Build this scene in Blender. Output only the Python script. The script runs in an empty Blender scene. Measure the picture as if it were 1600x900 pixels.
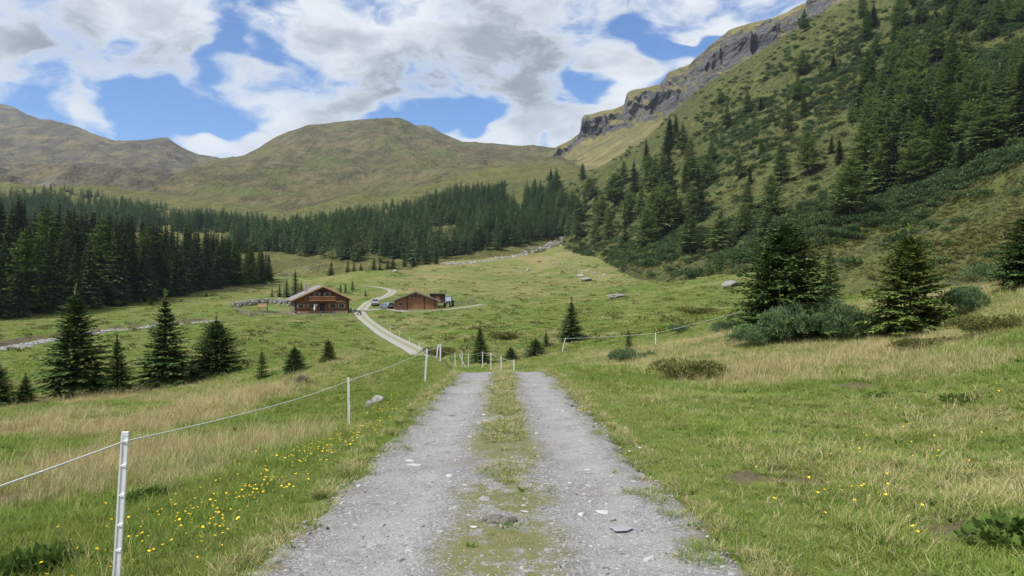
import bpy, bmesh, math, random
import numpy as np
from mathutils import Vector, Matrix, Euler
from mathutils.bvhtree import BVHTree

sc = bpy.context.scene
COL = sc.collection
R = math.radians
F = 1155.0          # focal length in pixels of a 1600 px wide frame (26 mm equivalent)
EYE = 1.6

# ------------------------------------------------------------------ camera
cam_d = bpy.data.cameras.new('camera'); cam_d.sensor_width = 36.0; cam_d.lens = 36.0 * F / 1600.0
cam_d.clip_start = 0.05; cam_d.clip_end = 30000
cam = bpy.data.objects.new('camera', cam_d); COL.objects.link(cam)
cam.location = (0, 0, EYE); cam.rotation_euler = (R(90), 0, 0)
sc.camera = cam

# ------------------------------------------------------------------ view, render
sc.view_settings.view_transform = 'Standard'; sc.view_settings.look = 'None'
sc.view_settings.gamma = 1.0; sc.view_settings.use_curve_mapping = False
sc.view_settings.exposure = 0.95
sc.render.engine = 'CYCLES'
cy = sc.cycles
cy.use_denoising = True; cy.denoiser = 'OPENIMAGEDENOISE'
cy.denoising_input_passes = 'RGB_ALBEDO_NORMAL'
cy.max_bounces = 5; cy.diffuse_bounces = 2; cy.glossy_bounces = 2; cy.transmission_bounces = 3
cy.transparent_max_bounces = 6; cy.volume_bounces = 0
cy.use_adaptive_sampling = True; cy.adaptive_threshold = 0.012
cy.sample_clamp_indirect = 4.0

# ------------------------------------------------------------------ node helper
class NT:
    def __init__(s, nt): s.nt = nt; s.nodes = nt.nodes; s.links = nt.links
    def n(s, t, **kw):
        nd = s.nodes.new(t)
        for k, v in kw.items(): setattr(nd, k, v)
        return nd
    def put(s, sock, v):
        if v is None: return
        if isinstance(v, bpy.types.NodeSocket): s.links.new(v, sock)
        elif isinstance(v, bpy.types.Node): s.links.new(v.outputs[0], sock)
        else:
            try: sock.default_value = v
            except Exception: sock.default_value = tuple(v) + (1.0,)
    def m(s, op, a, b=None, c=None, clamp=False):
        nd = s.n('ShaderNodeMath', operation=op, use_clamp=clamp)
        s.put(nd.inputs[0], a); s.put(nd.inputs[1], b)
        if c is not None: s.put(nd.inputs[2], c)
        return nd.outputs[0]
    def vm(s, op, a, b=None, sc_=None):
        nd = s.n('ShaderNodeVectorMath', operation=op)
        s.put(nd.inputs[0], a); s.put(nd.inputs[1], b)
        if sc_ is not None: s.put(nd.inputs['Scale'], sc_)
        return nd.outputs[0]
    def noise(s, vec, scale, detail=4, rough=0.55, dist=0.0, out='Fac'):
        nd = s.n('ShaderNodeTexNoise')
        s.put(nd.inputs['Vector'], vec); nd.inputs['Scale'].default_value = scale
        nd.inputs['Detail'].default_value = detail; nd.inputs['Roughness'].default_value = rough
        nd.inputs['Distortion'].default_value = dist
        return nd.outputs[out]
    def voro(s, vec, scale, feature='F1', out='Distance', rnd=1.0):
        nd = s.n('ShaderNodeTexVoronoi', feature=feature)
        s.put(nd.inputs['Vector'], vec); nd.inputs['Scale'].default_value = scale
        nd.inputs['Randomness'].default_value = rnd
        return nd.outputs[out]
    def step(s, v, a, b, lo=0.0, hi=1.0):
        nd = s.n('ShaderNodeMapRange', interpolation_type='SMOOTHSTEP')
        s.put(nd.inputs[0], v); nd.inputs[1].default_value = a; nd.inputs[2].default_value = b
        nd.inputs[3].default_value = lo; nd.inputs[4].default_value = hi
        return nd.outputs[0]
    def mix(s, f, a, b, blend='MIX'):
        nd = s.n('ShaderNodeMix', data_type='RGBA', blend_type=blend, clamp_factor=True)
        s.put(nd.inputs[0], f); s.put(nd.inputs[6], a); s.put(nd.inputs[7], b)
        return nd.outputs[2]
    def ramp(s, f, stops):
        nd = s.n('ShaderNodeValToRGB'); cr = nd.color_ramp
        while len(cr.elements) < len(stops): cr.elements.new(0.5)
        for e, (p, c) in zip(cr.elements, stops): e.position = p; e.color = tuple(c) + (1.0,)
        s.put(nd.inputs[0], f); return nd.outputs[0]
    def attr(s, name, out='Fac'):
        nd = s.n('ShaderNodeAttribute'); nd.attribute_name = name; return nd.outputs[out]
    def bump(s, h, strength=0.5, dist=0.1, normal=None):
        nd = s.n('ShaderNodeBump'); s.put(nd.inputs['Height'], h)
        nd.inputs['Strength'].default_value = strength; nd.inputs['Distance'].default_value = dist
        if normal is not None: s.put(nd.inputs['Normal'], normal)
        return nd.outputs[0]

def new_mat(name):
    m = bpy.data.materials.new(name); m.use_nodes = True
    t = NT(m.node_tree); t.nodes.clear()
    out = t.n('ShaderNodeOutputMaterial'); p = t.n('ShaderNodeBsdfPrincipled')
    p.inputs['Specular IOR Level'].default_value = 0.25
    p.inputs['Roughness'].default_value = 0.8
    t.links.new(p.outputs[0], out.inputs[0])
    return m, t, p, out

# ------------------------------------------------------------------ sky (world) and sun
SUN_DIR = Vector((-0.50, -0.36, 0.79)).normalized()
world = bpy.data.worlds.new('World'); sc.world = world; world.use_nodes = True
w = NT(world.node_tree); w.nodes.clear()
wout = w.n('ShaderNodeOutputWorld')
sky = w.n('ShaderNodeTexSky', sky_type='NISHITA'); sky.sun_disc = False
sky.sun_elevation = math.asin(SUN_DIR.z); sky.sun_rotation = math.atan2(SUN_DIR.x, SUN_DIR.y)
sky.altitude = 1700; sky.air_density = 1.0; sky.dust_density = 0.0; sky.ozone_density = 4.0
tc = w.n('ShaderNodeTexCoord'); D3 = tc.outputs['Generated']
sx = w.n('ShaderNodeSeparateXYZ'); w.links.new(D3, sx.inputs[0])
cx = w.n('ShaderNodeCombineXYZ')
w.put(cx.inputs[0], sx.outputs[0]); w.put(cx.inputs[1], sx.outputs[1]); w.put(cx.inputs[2], w.m('MULTIPLY', sx.outputs[2], 2.0))
P = cx.outputs[0]
warpc = w.noise(P, 5.0, 3, 0.6, out='Color')
warp = w.vm('SUBTRACT', warpc, (0.5, 0.5, 0.5))
PW = w.vm('ADD', P, w.vm('SCALE', warp, sc_=0.16))
n1 = w.noise(PW, 4.2, 4, 0.55)
n2 = w.noise(PW, 9.0, 7, 0.66)
n3 = w.noise(w.vm('ADD', P, (3.1, 1.7, 0.4)), 5.0, 3, 0.55)
# cloud cover: azimuth / elevation of the gaps seen between the clouds
wx = w.n('ShaderNodeSeparateXYZ'); w.links.new(w.vm('ADD', D3, w.vm('SCALE', warp, sc_=0.16)), wx.inputs[0])
AZ = w.m('ARCTAN2', wx.outputs[0], wx.outputs[1]); EL = w.m('ARCSINE', wx.outputs[2])
def blob(px, py, rx, ry):
    a0 = math.atan2(px - 800, F); e0 = math.atan2(450 - py, math.hypot(F, px - 800))
    k = math.cos(a0)
    da = w.m('DIVIDE', w.m('SUBTRACT', AZ, a0), rx / F * k * k); de = w.m('DIVIDE', w.m('SUBTRACT', EL, e0), ry / F * k)
    return w.m('EXPONENT', w.m('MULTIPLY', w.m('ADD', w.m('MULTIPLY', da, da), w.m('MULTIPLY', de, de)), -1.0))
def total(lst):
    acc = None
    for (px, py, rx, ry, k) in lst:
        b = w.m('MULTIPLY', blob(px, py, rx, ry), k)
        acc = b if acc is None else w.m('ADD', acc, b)
    return acc
gaps = total([(290, 182, 120, 42, 1.15), (335, 75, 32, 60, .75), (415, 78, 55, 22, .45), (745, 186, 50, 20, 1.0), (640, 192, 90, 18, .95),
              (1085, 100, 105, 85, 1.05), (1190, 45, 95, 45, 1.0), (930, 135, 36, 32, .8), (875, 175, 36, 26, .45), (1000, 40, 20, 40, .6),
              (862, 226, 22, 10, .6), (255, 150, 50, 18, .5)])
puffs = total([(440, 190, 62, 24, .75), (1082, 90, 42, 20, 1.0), (1083, 30, 20, 11, 1.0), (1170, 2, 100, 18, .9), (985, 120, 45, 40, .6),
               (800, 215, 110, 26, .5), (330, 225, 60, 20, .7), (150, 190, 70, 50, .5)])
dens = w.m('ADD', w.m('SUBTRACT', w.m('MULTIPLY', w.m('SUBTRACT', n1, 0.5), 1.5), gaps), puffs)
dens = w.m('ADD', w.m('ADD', dens, 0.34), w.m('MULTIPLY', w.m('SUBTRACT', n2, 0.5), 1.45))
alpha = w.step(dens, -0.10, 0.36)
greys = total([(640, 125, 120, 42, 1.0), (850, 95, 85, 85, 1.1), (130, 80, 230, 45, .85), (560, 30, 130, 34, .5), (980, 20, 60, 30, .4), (60, 150, 120, 40, .4)])
thick = w.m('ADD', w.m('ADD', greys, w.m('MULTIPLY', w.m('SUBTRACT', n3, 0.45), 1.5)), w.m('MULTIPLY', w.m('SUBTRACT', n2, 0.5), 1.2))
shade = w.step(w.m('MULTIPLY', thick, w.step(dens, 0.05, 0.5)), -0.16, 0.95)
ccol = w.ramp(shade, [(0.0, (0.50, 0.51, 0.525)), (0.35, (0.355, 0.37, 0.40)), (1.0, (0.165, 0.178, 0.205))])
bg_sky = w.n('ShaderNodeBackground'); bg_sky.inputs[1].default_value = 0.072
w.links.new(w.mix(1.0, sky.outputs[0], (0.62, 0.92, 1.20), 'MULTIPLY'), bg_sky.inputs[0])
bg_cl = w.n('ShaderNodeBackground'); w.links.new(ccol, bg_cl.inputs[0]); bg_cl.inputs[1].default_value = 1.0
mx = w.n('ShaderNodeMixShader'); w.links.new(alpha, mx.inputs[0])
w.links.new(bg_sky.outputs[0], mx.inputs[1]); w.links.new(bg_cl.outputs[0], mx.inputs[2])
w.links.new(mx.outputs[0], wout.inputs[0])
world.cycles.sampling_method = 'MANUAL'; world.cycles.sample_map_resolution = 512

sun_d = bpy.data.lights.new('sun', 'SUN'); sun_d.energy = 3.2; sun_d.angle = R(7); sun_d.color = (1.0, 0.95, 0.87)
sun = bpy.data.objects.new('sun', sun_d); COL.objects.link(sun)
sun.rotation_euler = SUN_DIR.to_track_quat('Z', 'Y').to_euler()

# ------------------------------------------------------------------ numeric helpers
rng = np.random.default_rng(7)
random.seed(7)
def hash2(ix, iy, seed=0):
    h = (ix.astype(np.int64) * 374761393 + iy.astype(np.int64) * 668265263 + seed * 1442695041) & 0xFFFFFFFF
    h = ((h ^ (h >> 13)) * 1274126177) & 0xFFFFFFFF
    h = h ^ (h >> 16)
    return (h & 0xFFFFFF) / float(0xFFFFFF)
def vnoise(x, y, seed=0):
    x = np.asarray(x, float); y = np.asarray(y, float)
    ix = np.floor(x); iy = np.floor(y); fx = x - ix; fy = y - iy
    fx = fx * fx * fx * (fx * (fx * 6 - 15) + 10); fy = fy * fy * fy * (fy * (fy * 6 - 15) + 10)
    a = hash2(ix, iy, seed); b = hash2(ix + 1, iy, seed); c = hash2(ix, iy + 1, seed); d = hash2(ix + 1, iy + 1, seed)
    return (a * (1 - fx) + b * fx) * (1 - fy) + (c * (1 - fx) + d * fx) * fy
def fbm(x, y, octv=4, seed=0, gain=0.5):
    s = 0.0; amp = 1.0; tot = 0.0
    for o in range(octv):
        k = 2.03 ** o
        s = s + amp * vnoise(x * k + 17.3 * o, y * k - 9.1 * o, seed + o); tot += amp; amp *= gain
    return s / tot
def ridged(x, y, octv=4, seed=0):
    s = 0.0; amp = 1.0; tot = 0.0
    for o in range(octv):
        k = 2.07 ** o
        s = s + amp * (1 - np.abs(2 * vnoise(x * k + 5.3 * o, y * k + 7.7 * o, seed + o) - 1)); tot += amp; amp *= 0.55
    return s / tot
def sstep(a, b, x): t = np.clip((x - a) / (b - a), 0, 1); return t * t * (3 - 2 * t)
def at(px, py, D): return ((px - 800) / F * D, D, EYE + (450 - py) / F * D)

def mesh_from(name, verts, faces, mats=(), smooth=True, midx=None):
    me = bpy.data.meshes.new(name)
    verts = np.asarray(verts, dtype=np.float32).reshape(-1, 3)
    if isinstance(faces, np.ndarray):
        nf, k = faces.shape
        me.vertices.add(len(verts)); me.vertices.foreach_set('co', verts.ravel())
        me.loops.add(nf * k); me.loops.foreach_set('vertex_index', faces.astype(np.int32).ravel())
        me.polygons.add(nf); me.polygons.foreach_set('loop_start', np.arange(0, nf * k, k, dtype=np.int32))
        me.update(calc_edges=True)
    else:
        me.from_pydata([tuple(v) for v in verts.tolist()], [], faces); me.update()
    for m in mats: me.materials.append(m)
    if midx is not None: me.polygons.foreach_set('material_index', np.asarray(midx, dtype=np.int32))
    if smooth: me.polygons.foreach_set('use_smooth', np.ones(len(me.polygons), dtype=bool))
    return me
def vattr(me, name, vals):
    a = me.attributes.new(name, 'FLOAT', 'POINT'); a.data.foreach_set('value', np.asarray(vals, dtype=np.float32).ravel())
def link(name, data, parent=None, loc=None, rot=None, scale=None):
    o = bpy.data.objects.new(name, data); COL.objects.link(o)
    if parent is not None: o.parent = parent
    if loc is not None: o.location = loc
    if rot is not None: o.rotation_euler = rot
    if scale is not None: o.scale = scale if hasattr(scale, '__len__') else (scale,) * 3
    return o
def tag(o, label=None, cat=None, group=None, kind=None):
    if label: o['label'] = label
    if cat: o['category'] = cat
    if group: o['group'] = group
    if kind: o['kind'] = kind
    return o
def grid_faces(nu, nv):
    i = np.arange(nu - 1)[:, None]; j = np.arange(nv - 1)[None, :]
    a = i * nv + j
    return np.stack([a, a + nv, a + nv + 1, a + 1], -1).reshape(-1, 4)

# ------------------------------------------------------------------ terrain: thin plate spline through surveyed points
CT = []
def c_px(px, py, D): CT.append(at(px, py, D))
def c_xyz(x, y, z): CT.append((x, y, z))
for x, y, z in [(0, 4, 0), (0, 8, -.2), (0, 15, -.55), (0, 22, -.9), (-.7, 28, -1.7), (-2.2, 36, -2.75), (-6, 50, -4.4), (0, -6, .25), (0, -30, 1.0),
                (-1.5, 4, -.02), (1.5, 4, .0), (-1.6, 15, -.6), (1.6, 15, -.52), (1.6, 22, -.9), (2.5, 26, -1.2), (4, 34, -2.3),
                (-2.5, 4.7, -.40), (-3.3, 15, -1.25), (-2.6, 22, -1.25), (-3.4, 25.5, -1.25), (-2.8, 6.5, -.42), (-5.6, 13, -1.25), (-6, 6, -.85), (-9, 9, -1.2),
                (-12, 28, -2.45), (-17, 29, -2.7), (-15, 32, -2.75), (-13.6, 34, -2.65), (-9.6, 44, -5.0), (-5.5, 40, -3.6), (-20, 24, -2.45), (-26, 22, -2.6), (-15, 18, -1.9), (-20, 12, -1.8),
                (-10, 42, -4.6), (-20, 42, -4.9), (-30, 36, -4.6), (-40, 30, -4.2)]:
    c_xyz(x, y, z)
for p in [(650, 550, 80), (625, 540, 90), (600, 525, 110), (580, 510, 132), (565, 495, 155), (562, 487, 166), (575, 475, 185), (590, 468, 200),
          (500, 489, 165), (455, 490, 172), (540, 490, 160), (650, 484, 170), (700, 481, 172), (690, 530, 80), (755, 566, 64),
          (410, 478, 178), (390, 496, 150), (450, 496, 150), (700, 440, 262), (800, 420, 330), (870, 385, 450), (640, 415, 335), (430, 428, 330), (540, 430, 300),
          (420, 447, 285), (240, 470, 200), (120, 486, 172), (0, 500, 150), (0, 540, 90), (240, 505, 125), (120, 520, 108), (350, 500, 135), (300, 560, 75), (480, 545, 82),
          (1160, 430, 150), (1010, 438, 222), (950, 468, 150), (800, 500, 116), (880, 520, 82), (1100, 487, 92), (1000, 520, 64), (893, 536, 75), (837, 570, 60), (798, 569, 62),
          (1230, 521, 30), (1300, 515, 30), (1420, 527, 27), (1600, 447, 28), (1600, 505, 20), (1500, 562, 17), (1600, 610, 11), (1300, 622, 14), (1100, 598, 19), (1160, 548, 27),
          (980, 580, 24), (905, 577, 28), (1024, 547, 46), (878, 551, 53), (1400, 700, 8.5), (1150, 700, 8.3), (1600, 900, 4), (1500, 780, 5.8), (1000, 545, 40),
          (655, 556, 29.5), (605, 559, 33), (560, 562, 35), (690, 561, 27.2), (515, 566, 36.5), (1400, 462, 80), (1600, 445, 60), (1300, 470, 60), (2200, 480, 30), (2200, 460, 70)]:
    c_px(*p)
for x, y, z in [(-120, 170, -2), (-150, 235, 8), (-100, 290, 6), (-190, 200, 9), (-250, 260, 16), (-80, 120, -5.5), (-140, 80, -4), (-200, 40, 0), (-60, 40, -4.5), (-60, 0, -3.2), (-60, -60, -2),
                (60, 0, 4), (60, -60, 6), (250, 0, 40), (0, -150, 4), (-250, -100, 4), (250, -150, 40), (0, -600, 15), (-800, 0, 60), (800, 0, 120), (0, -3000, 60),
                (-300, 600, 30), (0, 600, 34), (300, 500, 60), (-600, 900, 40), (0, 1200, 40), (600, 1000, 80), (-3000, 3000, 60), (0, 4000, 60), (3000, 3000, 80), (-6000, -2000, 50), (6000, -2000, 80), (0, 8000, 60), (-4000, 7000, 60), (4000, 7000, 60), (0, -8000, 60)]:
    c_xyz(x, y, z)
CT = np.array(CT)
def tcoord(x, y):
    r = np.hypot(x, y); return 2.2 * np.arctan2(x, y + 6 * np.exp(-r / 6)), 1.6 * np.log(r + 7)
def tker(d2): return 0.5 * d2 * np.log(d2 + 1e-12)
cu, cs = tcoord(CT[:, 0], CT[:, 1]); cw = CT[:, 2] / (np.hypot(CT[:, 0], CT[:, 1]) + 12)
n = len(CT)
A = np.zeros((n + 3, n + 3)); A[:n, :n] = tker((cu[:, None] - cu) ** 2 + (cs[:, None] - cs) ** 2) + np.eye(n) * 0.004
A[:n, n:] = np.stack([np.ones(n), cu, cs], 1); A[n:, :n] = A[:n, n:].T
TW = np.linalg.solve(A, np.concatenate([cw, np.zeros(3)]))
def tps(x, y):
    x = np.asarray(x, float); y = np.asarray(y, float); sh = x.shape; x = x.ravel(); y = y.ravel()
    out = np.empty(len(x))
    for i in range(0, len(x), 20000):
        u, s = tcoord(x[i:i + 20000], y[i:i + 20000])
        d2 = (u[:, None] - cu) ** 2 + (s[:, None] - cs) ** 2
        out[i:i + 20000] = tker(d2) @ TW[:n] + TW[n] + TW[n + 1] * u + TW[n + 2] * s
    return (out * (np.hypot(x, y) + 12)).reshape(sh)

def spline(pts, m=16):
    pts = [np.array(p, float) for p in pts]; P_ = [2 * pts[0] - pts[1]] + pts + [2 * pts[-1] - pts[-2]]; out = []
    for i in range(1, len(P_) - 2):
        for k in range(m):
            t = k / m
            out.append(0.5 * ((2 * P_[i]) + (-P_[i - 1] + P_[i + 1]) * t + (2 * P_[i - 1] - 5 * P_[i] + 4 * P_[i + 1] - P_[i + 2]) * t * t + (-P_[i - 1] + 3 * P_[i] - 3 * P_[i + 1] + P_[i + 2]) * t ** 3))
    out.append(P_[-2]); return np.array(out)
def pxD(px, D): return ((px - 800) / F * D, D)
ROAD = spline([(-.3, -14), (-.15, -4), (-.08, 2), (-.1, 8), (-.2, 15), (-.27, 22), (-.9, 29), (-3.2, 38), (-6.2, 52), pxD(668, 66), pxD(650, 80), pxD(626, 95), pxD(604, 112), pxD(585, 132), pxD(568, 153), pxD(563, 165), pxD(570, 180), pxD(578, 192), pxD(592, 204), pxD(606, 215), pxD(612, 235), pxD(590, 252), pxD(565, 262)], 14)
YARD = spline([pxD(566, 168), pxD(590, 172), pxD(612, 172), pxD(640, 164), pxD(700, 168), pxD(735, 172), pxD(755, 178)], 10)
BROOK = spline([pxD(-160, 78), pxD(-40, 88), pxD(20, 93), pxD(75, 103), pxD(110, 107), pxD(150, 117), pxD(190, 122), pxD(245, 128), pxD(300, 133), pxD(335, 142)], 10)
def polydist(x, y, pl):
    """distance to a polyline and parameter (index) of the nearest point; signed side in third value"""
    x = np.asarray(x, float).ravel(); y = np.asarray(y, float).ravel()
    best = np.full(len(x), 1e9); bi = np.zeros(len(x)); side = np.zeros(len(x))
    lo = pl.min(0) - 14; hi = pl.max(0) + 14
    sel = np.where((x > lo[0]) & (x < hi[0]) & (y > lo[1]) & (y < hi[1]))[0]
    if len(sel) == 0: return best, bi, side
    X = x[sel]; Y = y[sel]; B = best[sel]; I = bi[sel]; S = side[sel]
    for k in range(len(pl) - 1):
        ax, ay = pl[k]; dx, dy = pl[k + 1] - pl[k]; L2 = dx * dx + dy * dy + 1e-9
        t = np.clip(((X - ax) * dx + (Y - ay) * dy) / L2, 0, 1)
        qx = X - ax - t * dx; qy = Y - ay - t * dy; d = qx * qx + qy * qy
        m = d < B; B = np.where(m, d, B); I = np.where(m, k + t, I); S = np.where(m, np.sign(qx * dy - qy * dx), S)
    best[sel] = np.sqrt(B); bi[sel] = I; side[sel] = S
    best[best > 1e4] = 1e4
    return best, bi, side
def smooth1(a, k=9):
    p = np.pad(a, k, mode='edge'); ker = np.ones(2 * k + 1) / (2 * k + 1); return np.convolve(p, ker, 'same')[k:-k]
ROADZ = smooth1(tps(ROAD[:, 0], ROAD[:, 1]), 5); YARDZ = smooth1(tps(YARD[:, 0], YARD[:, 1]), 5)
def ground_raw(x, y):
    sh = np.shape(x); x = np.asarray(x, float).ravel(); y = np.asarray(y, float).ravel()
    z = tps(x, y); r = np.hypot(x, y)
    dr, ir, _ = polydist(x, y, ROAD); off = sstep(1.25, 1.85, dr)
    hum = (fbm(x / 2.3, y / 2.3, 3, 11) - .5) * .28 + (fbm(x / .55, y / .55, 2, 12) - .5) * .09
    far = (fbm(x / 9, y / 9, 3, 13) - .5) * 1.0
    big = (fbm(x / 30, y / 30, 3, 15) - .5) * 3.0
    wn = sstep(30, 70, r); wb = sstep(190, 300, r)
    z = z + off * (hum * (1 - wn * .5) * (.35 + .65 * sstep(1.6, 4, dr)) + far * wn * .7 + big * wb)
    zr = np.interp(ir, np.arange(len(ROADZ)), ROADZ)
    z = z * off + (zr - .07) * (1 - off)
    dy, iy, _ = polydist(x, y, YARD); wy = sstep(1.2, 3.5, dy)
    z = z * wy + (np.interp(iy, np.arange(len(YARDZ)), YARDZ) - .03) * (1 - wy)
    db, ib, sb = polydist(x, y, BROOK)
    carve = 1 - np.where(sb < 0, sstep(2.2, 3.0, db), sstep(2.0, 13.0, db))   # steep cut bank beyond, gravel bar on this side
    z = z - carve * 0.6
    return z.reshape(sh)
# ------------------------------------------------------------------ what grows where
def dryness(x, y):
    """0 lush green .. 1 straw; a property of the sward itself"""
    sh = np.shape(x); x = np.asarray(x, float).ravel(); y = np.asarray(y, float).ravel(); r = np.hypot(x, y)
    dr, _, _ = polydist(x, y, ROAD)
    nz = fbm(x / 3.1, y / 3.1, 4, 31); nb = fbm(x / 16, y / 16, 3, 33)
    near = 1 - sstep(40, 60, r)
    left = sstep(1.0, 5.5, -x - 2.6 - 0.03 * y) * sstep(4, 11, y + .6 * (-x))
    lush = 1 - sstep(1.8, 4.4, dr)
    right = sstep(8, 17, y) * sstep(1.5, 6, x)
    d_near = .12 + .26 * left + .02 * right + .42 * right * sstep(14, 22, y) + (nz - .5) * np.where(x > 0, 1.3, 2.5) - .55 * lush * (x < 0) + .04
    d_far = .20 + (nb - .5) * .7 + (fbm(x / 5, y / 2.2, 3, 35) - .5) * .75 + .24 * sstep(185, 225, y) * sstep(-70, -20, x) + .10 * sstep(230, 330, y)
    d = d_near * near + d_far * (1 - near)
    return np.clip(d, 0, 1).reshape(sh)
def barepatch(x, y):
    d = np.zeros(np.shape(x))
    for (px, py, D, rx, ry) in [(1340, 608, 15.2, .45, .5), (1215, 757, 6.9, .24, .14), (1510, 850, 4.9, .45, .4), (1165, 770, 6.6, .35, .3), (1262, 770, 6.5, .3, .3), (905, 566, 29, 1.0, .7), (10, 720, 9, .7, .5), (1420, 705, 8.6, .3, .2)]:
        x0, y0 = pxD(px, D); q = ((x - x0) / (rx * .9)) ** 2 + ((y - y0) / (ry * .9)) ** 2 + (fbm(x * 6, y * 6, 3, 44) - .5) * 2.6
        d = np.maximum(d, 1 - sstep(.5, 1.1, q))
    return d * .85

GREEN, GREEN2, STRAW, STRAW2, SOIL = (.088, .124, .030), (.126, .148, .044), (.24, .205, .095), (.165, .150, .062), (.075, .058, .042)
def sward(t, P_, dry, fine):
    """colour of grass land from the dryness attribute and world noise"""
    a = t.mix(t.noise(P_, 0.35, 5), GREEN, GREEN2)
    b = t.mix(t.noise(P_, 0.9, 4), STRAW2, STRAW)
    f = t.step(t.m('ADD', dry, t.m('MULTIPLY', t.m('SUBTRACT', fine, .5), .9)), .12, .88)
    return t.mix(f, a, b)

m_ground, t, p, _ = new_mat('meadow')
geo = t.n('ShaderNodeNewGeometry'); Pg = geo.outputs['Position']
fine = t.noise(Pg, 6.0, 6, .65); mid = t.noise(Pg, 1.1, 5, .6)
col = sward(t, Pg, t.attr('dry'), t.m('ADD', t.m('MULTIPLY', fine, .45), t.m('MULTIPLY', mid, .55)))
clump = t.noise(Pg, 2.4, 5, .62)
col = t.mix(t.step(clump, .38, .24, 0, .55), col, (.055, .075, .018))
col = t.mix(t.step(t.noise(Pg, .45, 6, .7), .60, .72, 0, .45), col, (.085, .080, .040))
col = t.mix(t.attr('bare'), col, t.mix(t.noise(Pg, 9, 5), SOIL, (.14, .105, .075)))
t.put(p.inputs['Base Color'], col); p.inputs['Roughness'].default_value = .95; p.inputs['Specular IOR Level'].default_value = .08
hgt = t.m('ADD', t.m('MULTIPLY', clump, .7), t.m('MULTIPLY', t.noise(Pg, 14, 3, .6), .25))
t.put(p.inputs['Normal'], t.bump(hgt, .9, .22))

# gravel of the track
m_road, t, p, _ = new_mat('gravel_track')
geo = t.n('ShaderNodeNewGeometry'); Pg = geo.outputs['Position']
lat = t.attr('lat'); n_a = t.noise(Pg, 1.5, 6, .6); n_b = t.noise(Pg, 7, 6, .62)
v1 = t.n('ShaderNodeTexVoronoi'); t.put(v1.inputs['Vector'], Pg); v1.inputs['Scale'].default_value = 42
v2 = t.n('ShaderNodeTexVoronoi'); t.put(v2.inputs['Vector'], Pg); v2.inputs['Scale'].default_value = 100
grav = t.mix(t.step(n_a, .32, .68), (.175, .175, .182), (.25, .248, .246))
stone = t.ramp(t.m('MULTIPLY', v1.outputs['Color'], 1.0), [(0, (.085, .085, .09)), (.45, (.165, .165, .175)), (.8, (.27, .27, .28)), (1, (.5, .5, .49))])
stone2 = t.ramp(t.m('MULTIPLY', v2.outputs['Color'], 1.0), [(0, (.07, .07, .075)), (.5, (.18, .18, .19)), (1, (.46, .46, .45))])
grav = t.mix(.75, grav, stone2); grav = t.mix(t.step(n_b, .38, .58, 0, .85), grav, stone)
dirt = t.mix(n_b, (.125, .115, .10), (.185, .168, .145))
grav = t.mix(t.step(t.noise(Pg, .9, 5, .65), .53, .68, 0, .6), grav, dirt)
moss = t.mix(t.noise(Pg, 20, 4), (.085, .10, .022), (.17, .165, .06))
wt = t.step(t.m('ABSOLUTE', t.m('SUBTRACT', t.m('ABSOLUTE', t.m('ADD', lat, t.m('MULTIPLY', t.m('SUBTRACT', n_a, .5), .35))), .80)), .42, .12)
grav = t.mix(t.m('MULTIPLY', wt, t.step(t.noise(Pg, 2.3, 5), .35, .62, .15, .7)), grav, t.mix(t.noise(Pg, 40, 3), (.21, .21, .212), (.36, .36, .355)))
lw = t.m('ADD', lat, t.m('MULTIPLY', t.m('SUBTRACT', n_a, .5), .55))
strip = t.step(t.m('ABSOLUTE', t.m('SUBTRACT', lw, .03)), .56, .20)
strip = t.m('MULTIPLY', strip, t.step(t.m('ADD', n_b, t.m('MULTIPLY', t.m('SUBTRACT', t.noise(Pg, .8, 4), .5), 1.1)), .34, .54))
edge = t.step(t.m('ADD', t.m('ABSOLUTE', lat), t.m('MULTIPLY', t.m('SUBTRACT', n_b, .5), .8)), 1.16, 1.52)
col = t.mix(t.m('MULTIPLY', strip, .85), grav, moss)
col = t.mix(t.m('MULTIPLY', edge, .9), col, t.mix(n_b, (.12, .135, .035), (.20, .175, .09)))
t.put(p.inputs['Base Color'], col); p.inputs['Roughness'].default_value = .9; p.inputs['Specular IOR Level'].default_value = .1
hgt = t.m('ADD', t.m('MULTIPLY', v1.outputs['Distance'], -.5), t.m('MULTIPLY', v2.outputs['Distance'], -.5))
t.put(p.inputs['Normal'], t.bump(hgt, .8, .012))

# pale far track / yard
m_yard, t, p, _ = new_mat('gravel_yard')
geo = t.n('ShaderNodeNewGeometry'); Pg = geo.outputs['Position']; lat = t.attr('lat'); nn = t.noise(Pg, 1.2, 5)
col = t.mix(t.noise(Pg, 3, 5), (.22, .215, .20), (.31, .305, .29))
col = t.mix(t.m('MULTIPLY', t.step(t.m('ADD', t.m('ABSOLUTE', lat), t.m('MULTIPLY', t.m('SUBTRACT', nn, .5), .7)), .45, .2), .75), col, (.17, .18, .06))
t.put(p.inputs['Base Color'], col)

m_bed, t, p, _ = new_mat('brook_stones')
geo = t.n('ShaderNodeNewGeometry'); Pg = geo.outputs['Position']
v = t.n('ShaderNodeTexVoronoi'); t.put(v.inputs['Vector'], Pg); v.inputs['Scale'].default_value = 2.6
col = t.ramp(v.outputs['Color'], [(0, (.07, .07, .07)), (.5, (.17, .17, .17)), (1, (.33, .33, .32))])
t.put(p.inputs['Base Color'], t.mix(t.step(t.noise(Pg, .5, 4), .5, .65, 0, .6), col, (.12, .13, .06)))
t.put(p.inputs['Normal'], t.bump(t.m('MULTIPLY', v.outputs['Distance'], -1.0), .9, .2))

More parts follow.
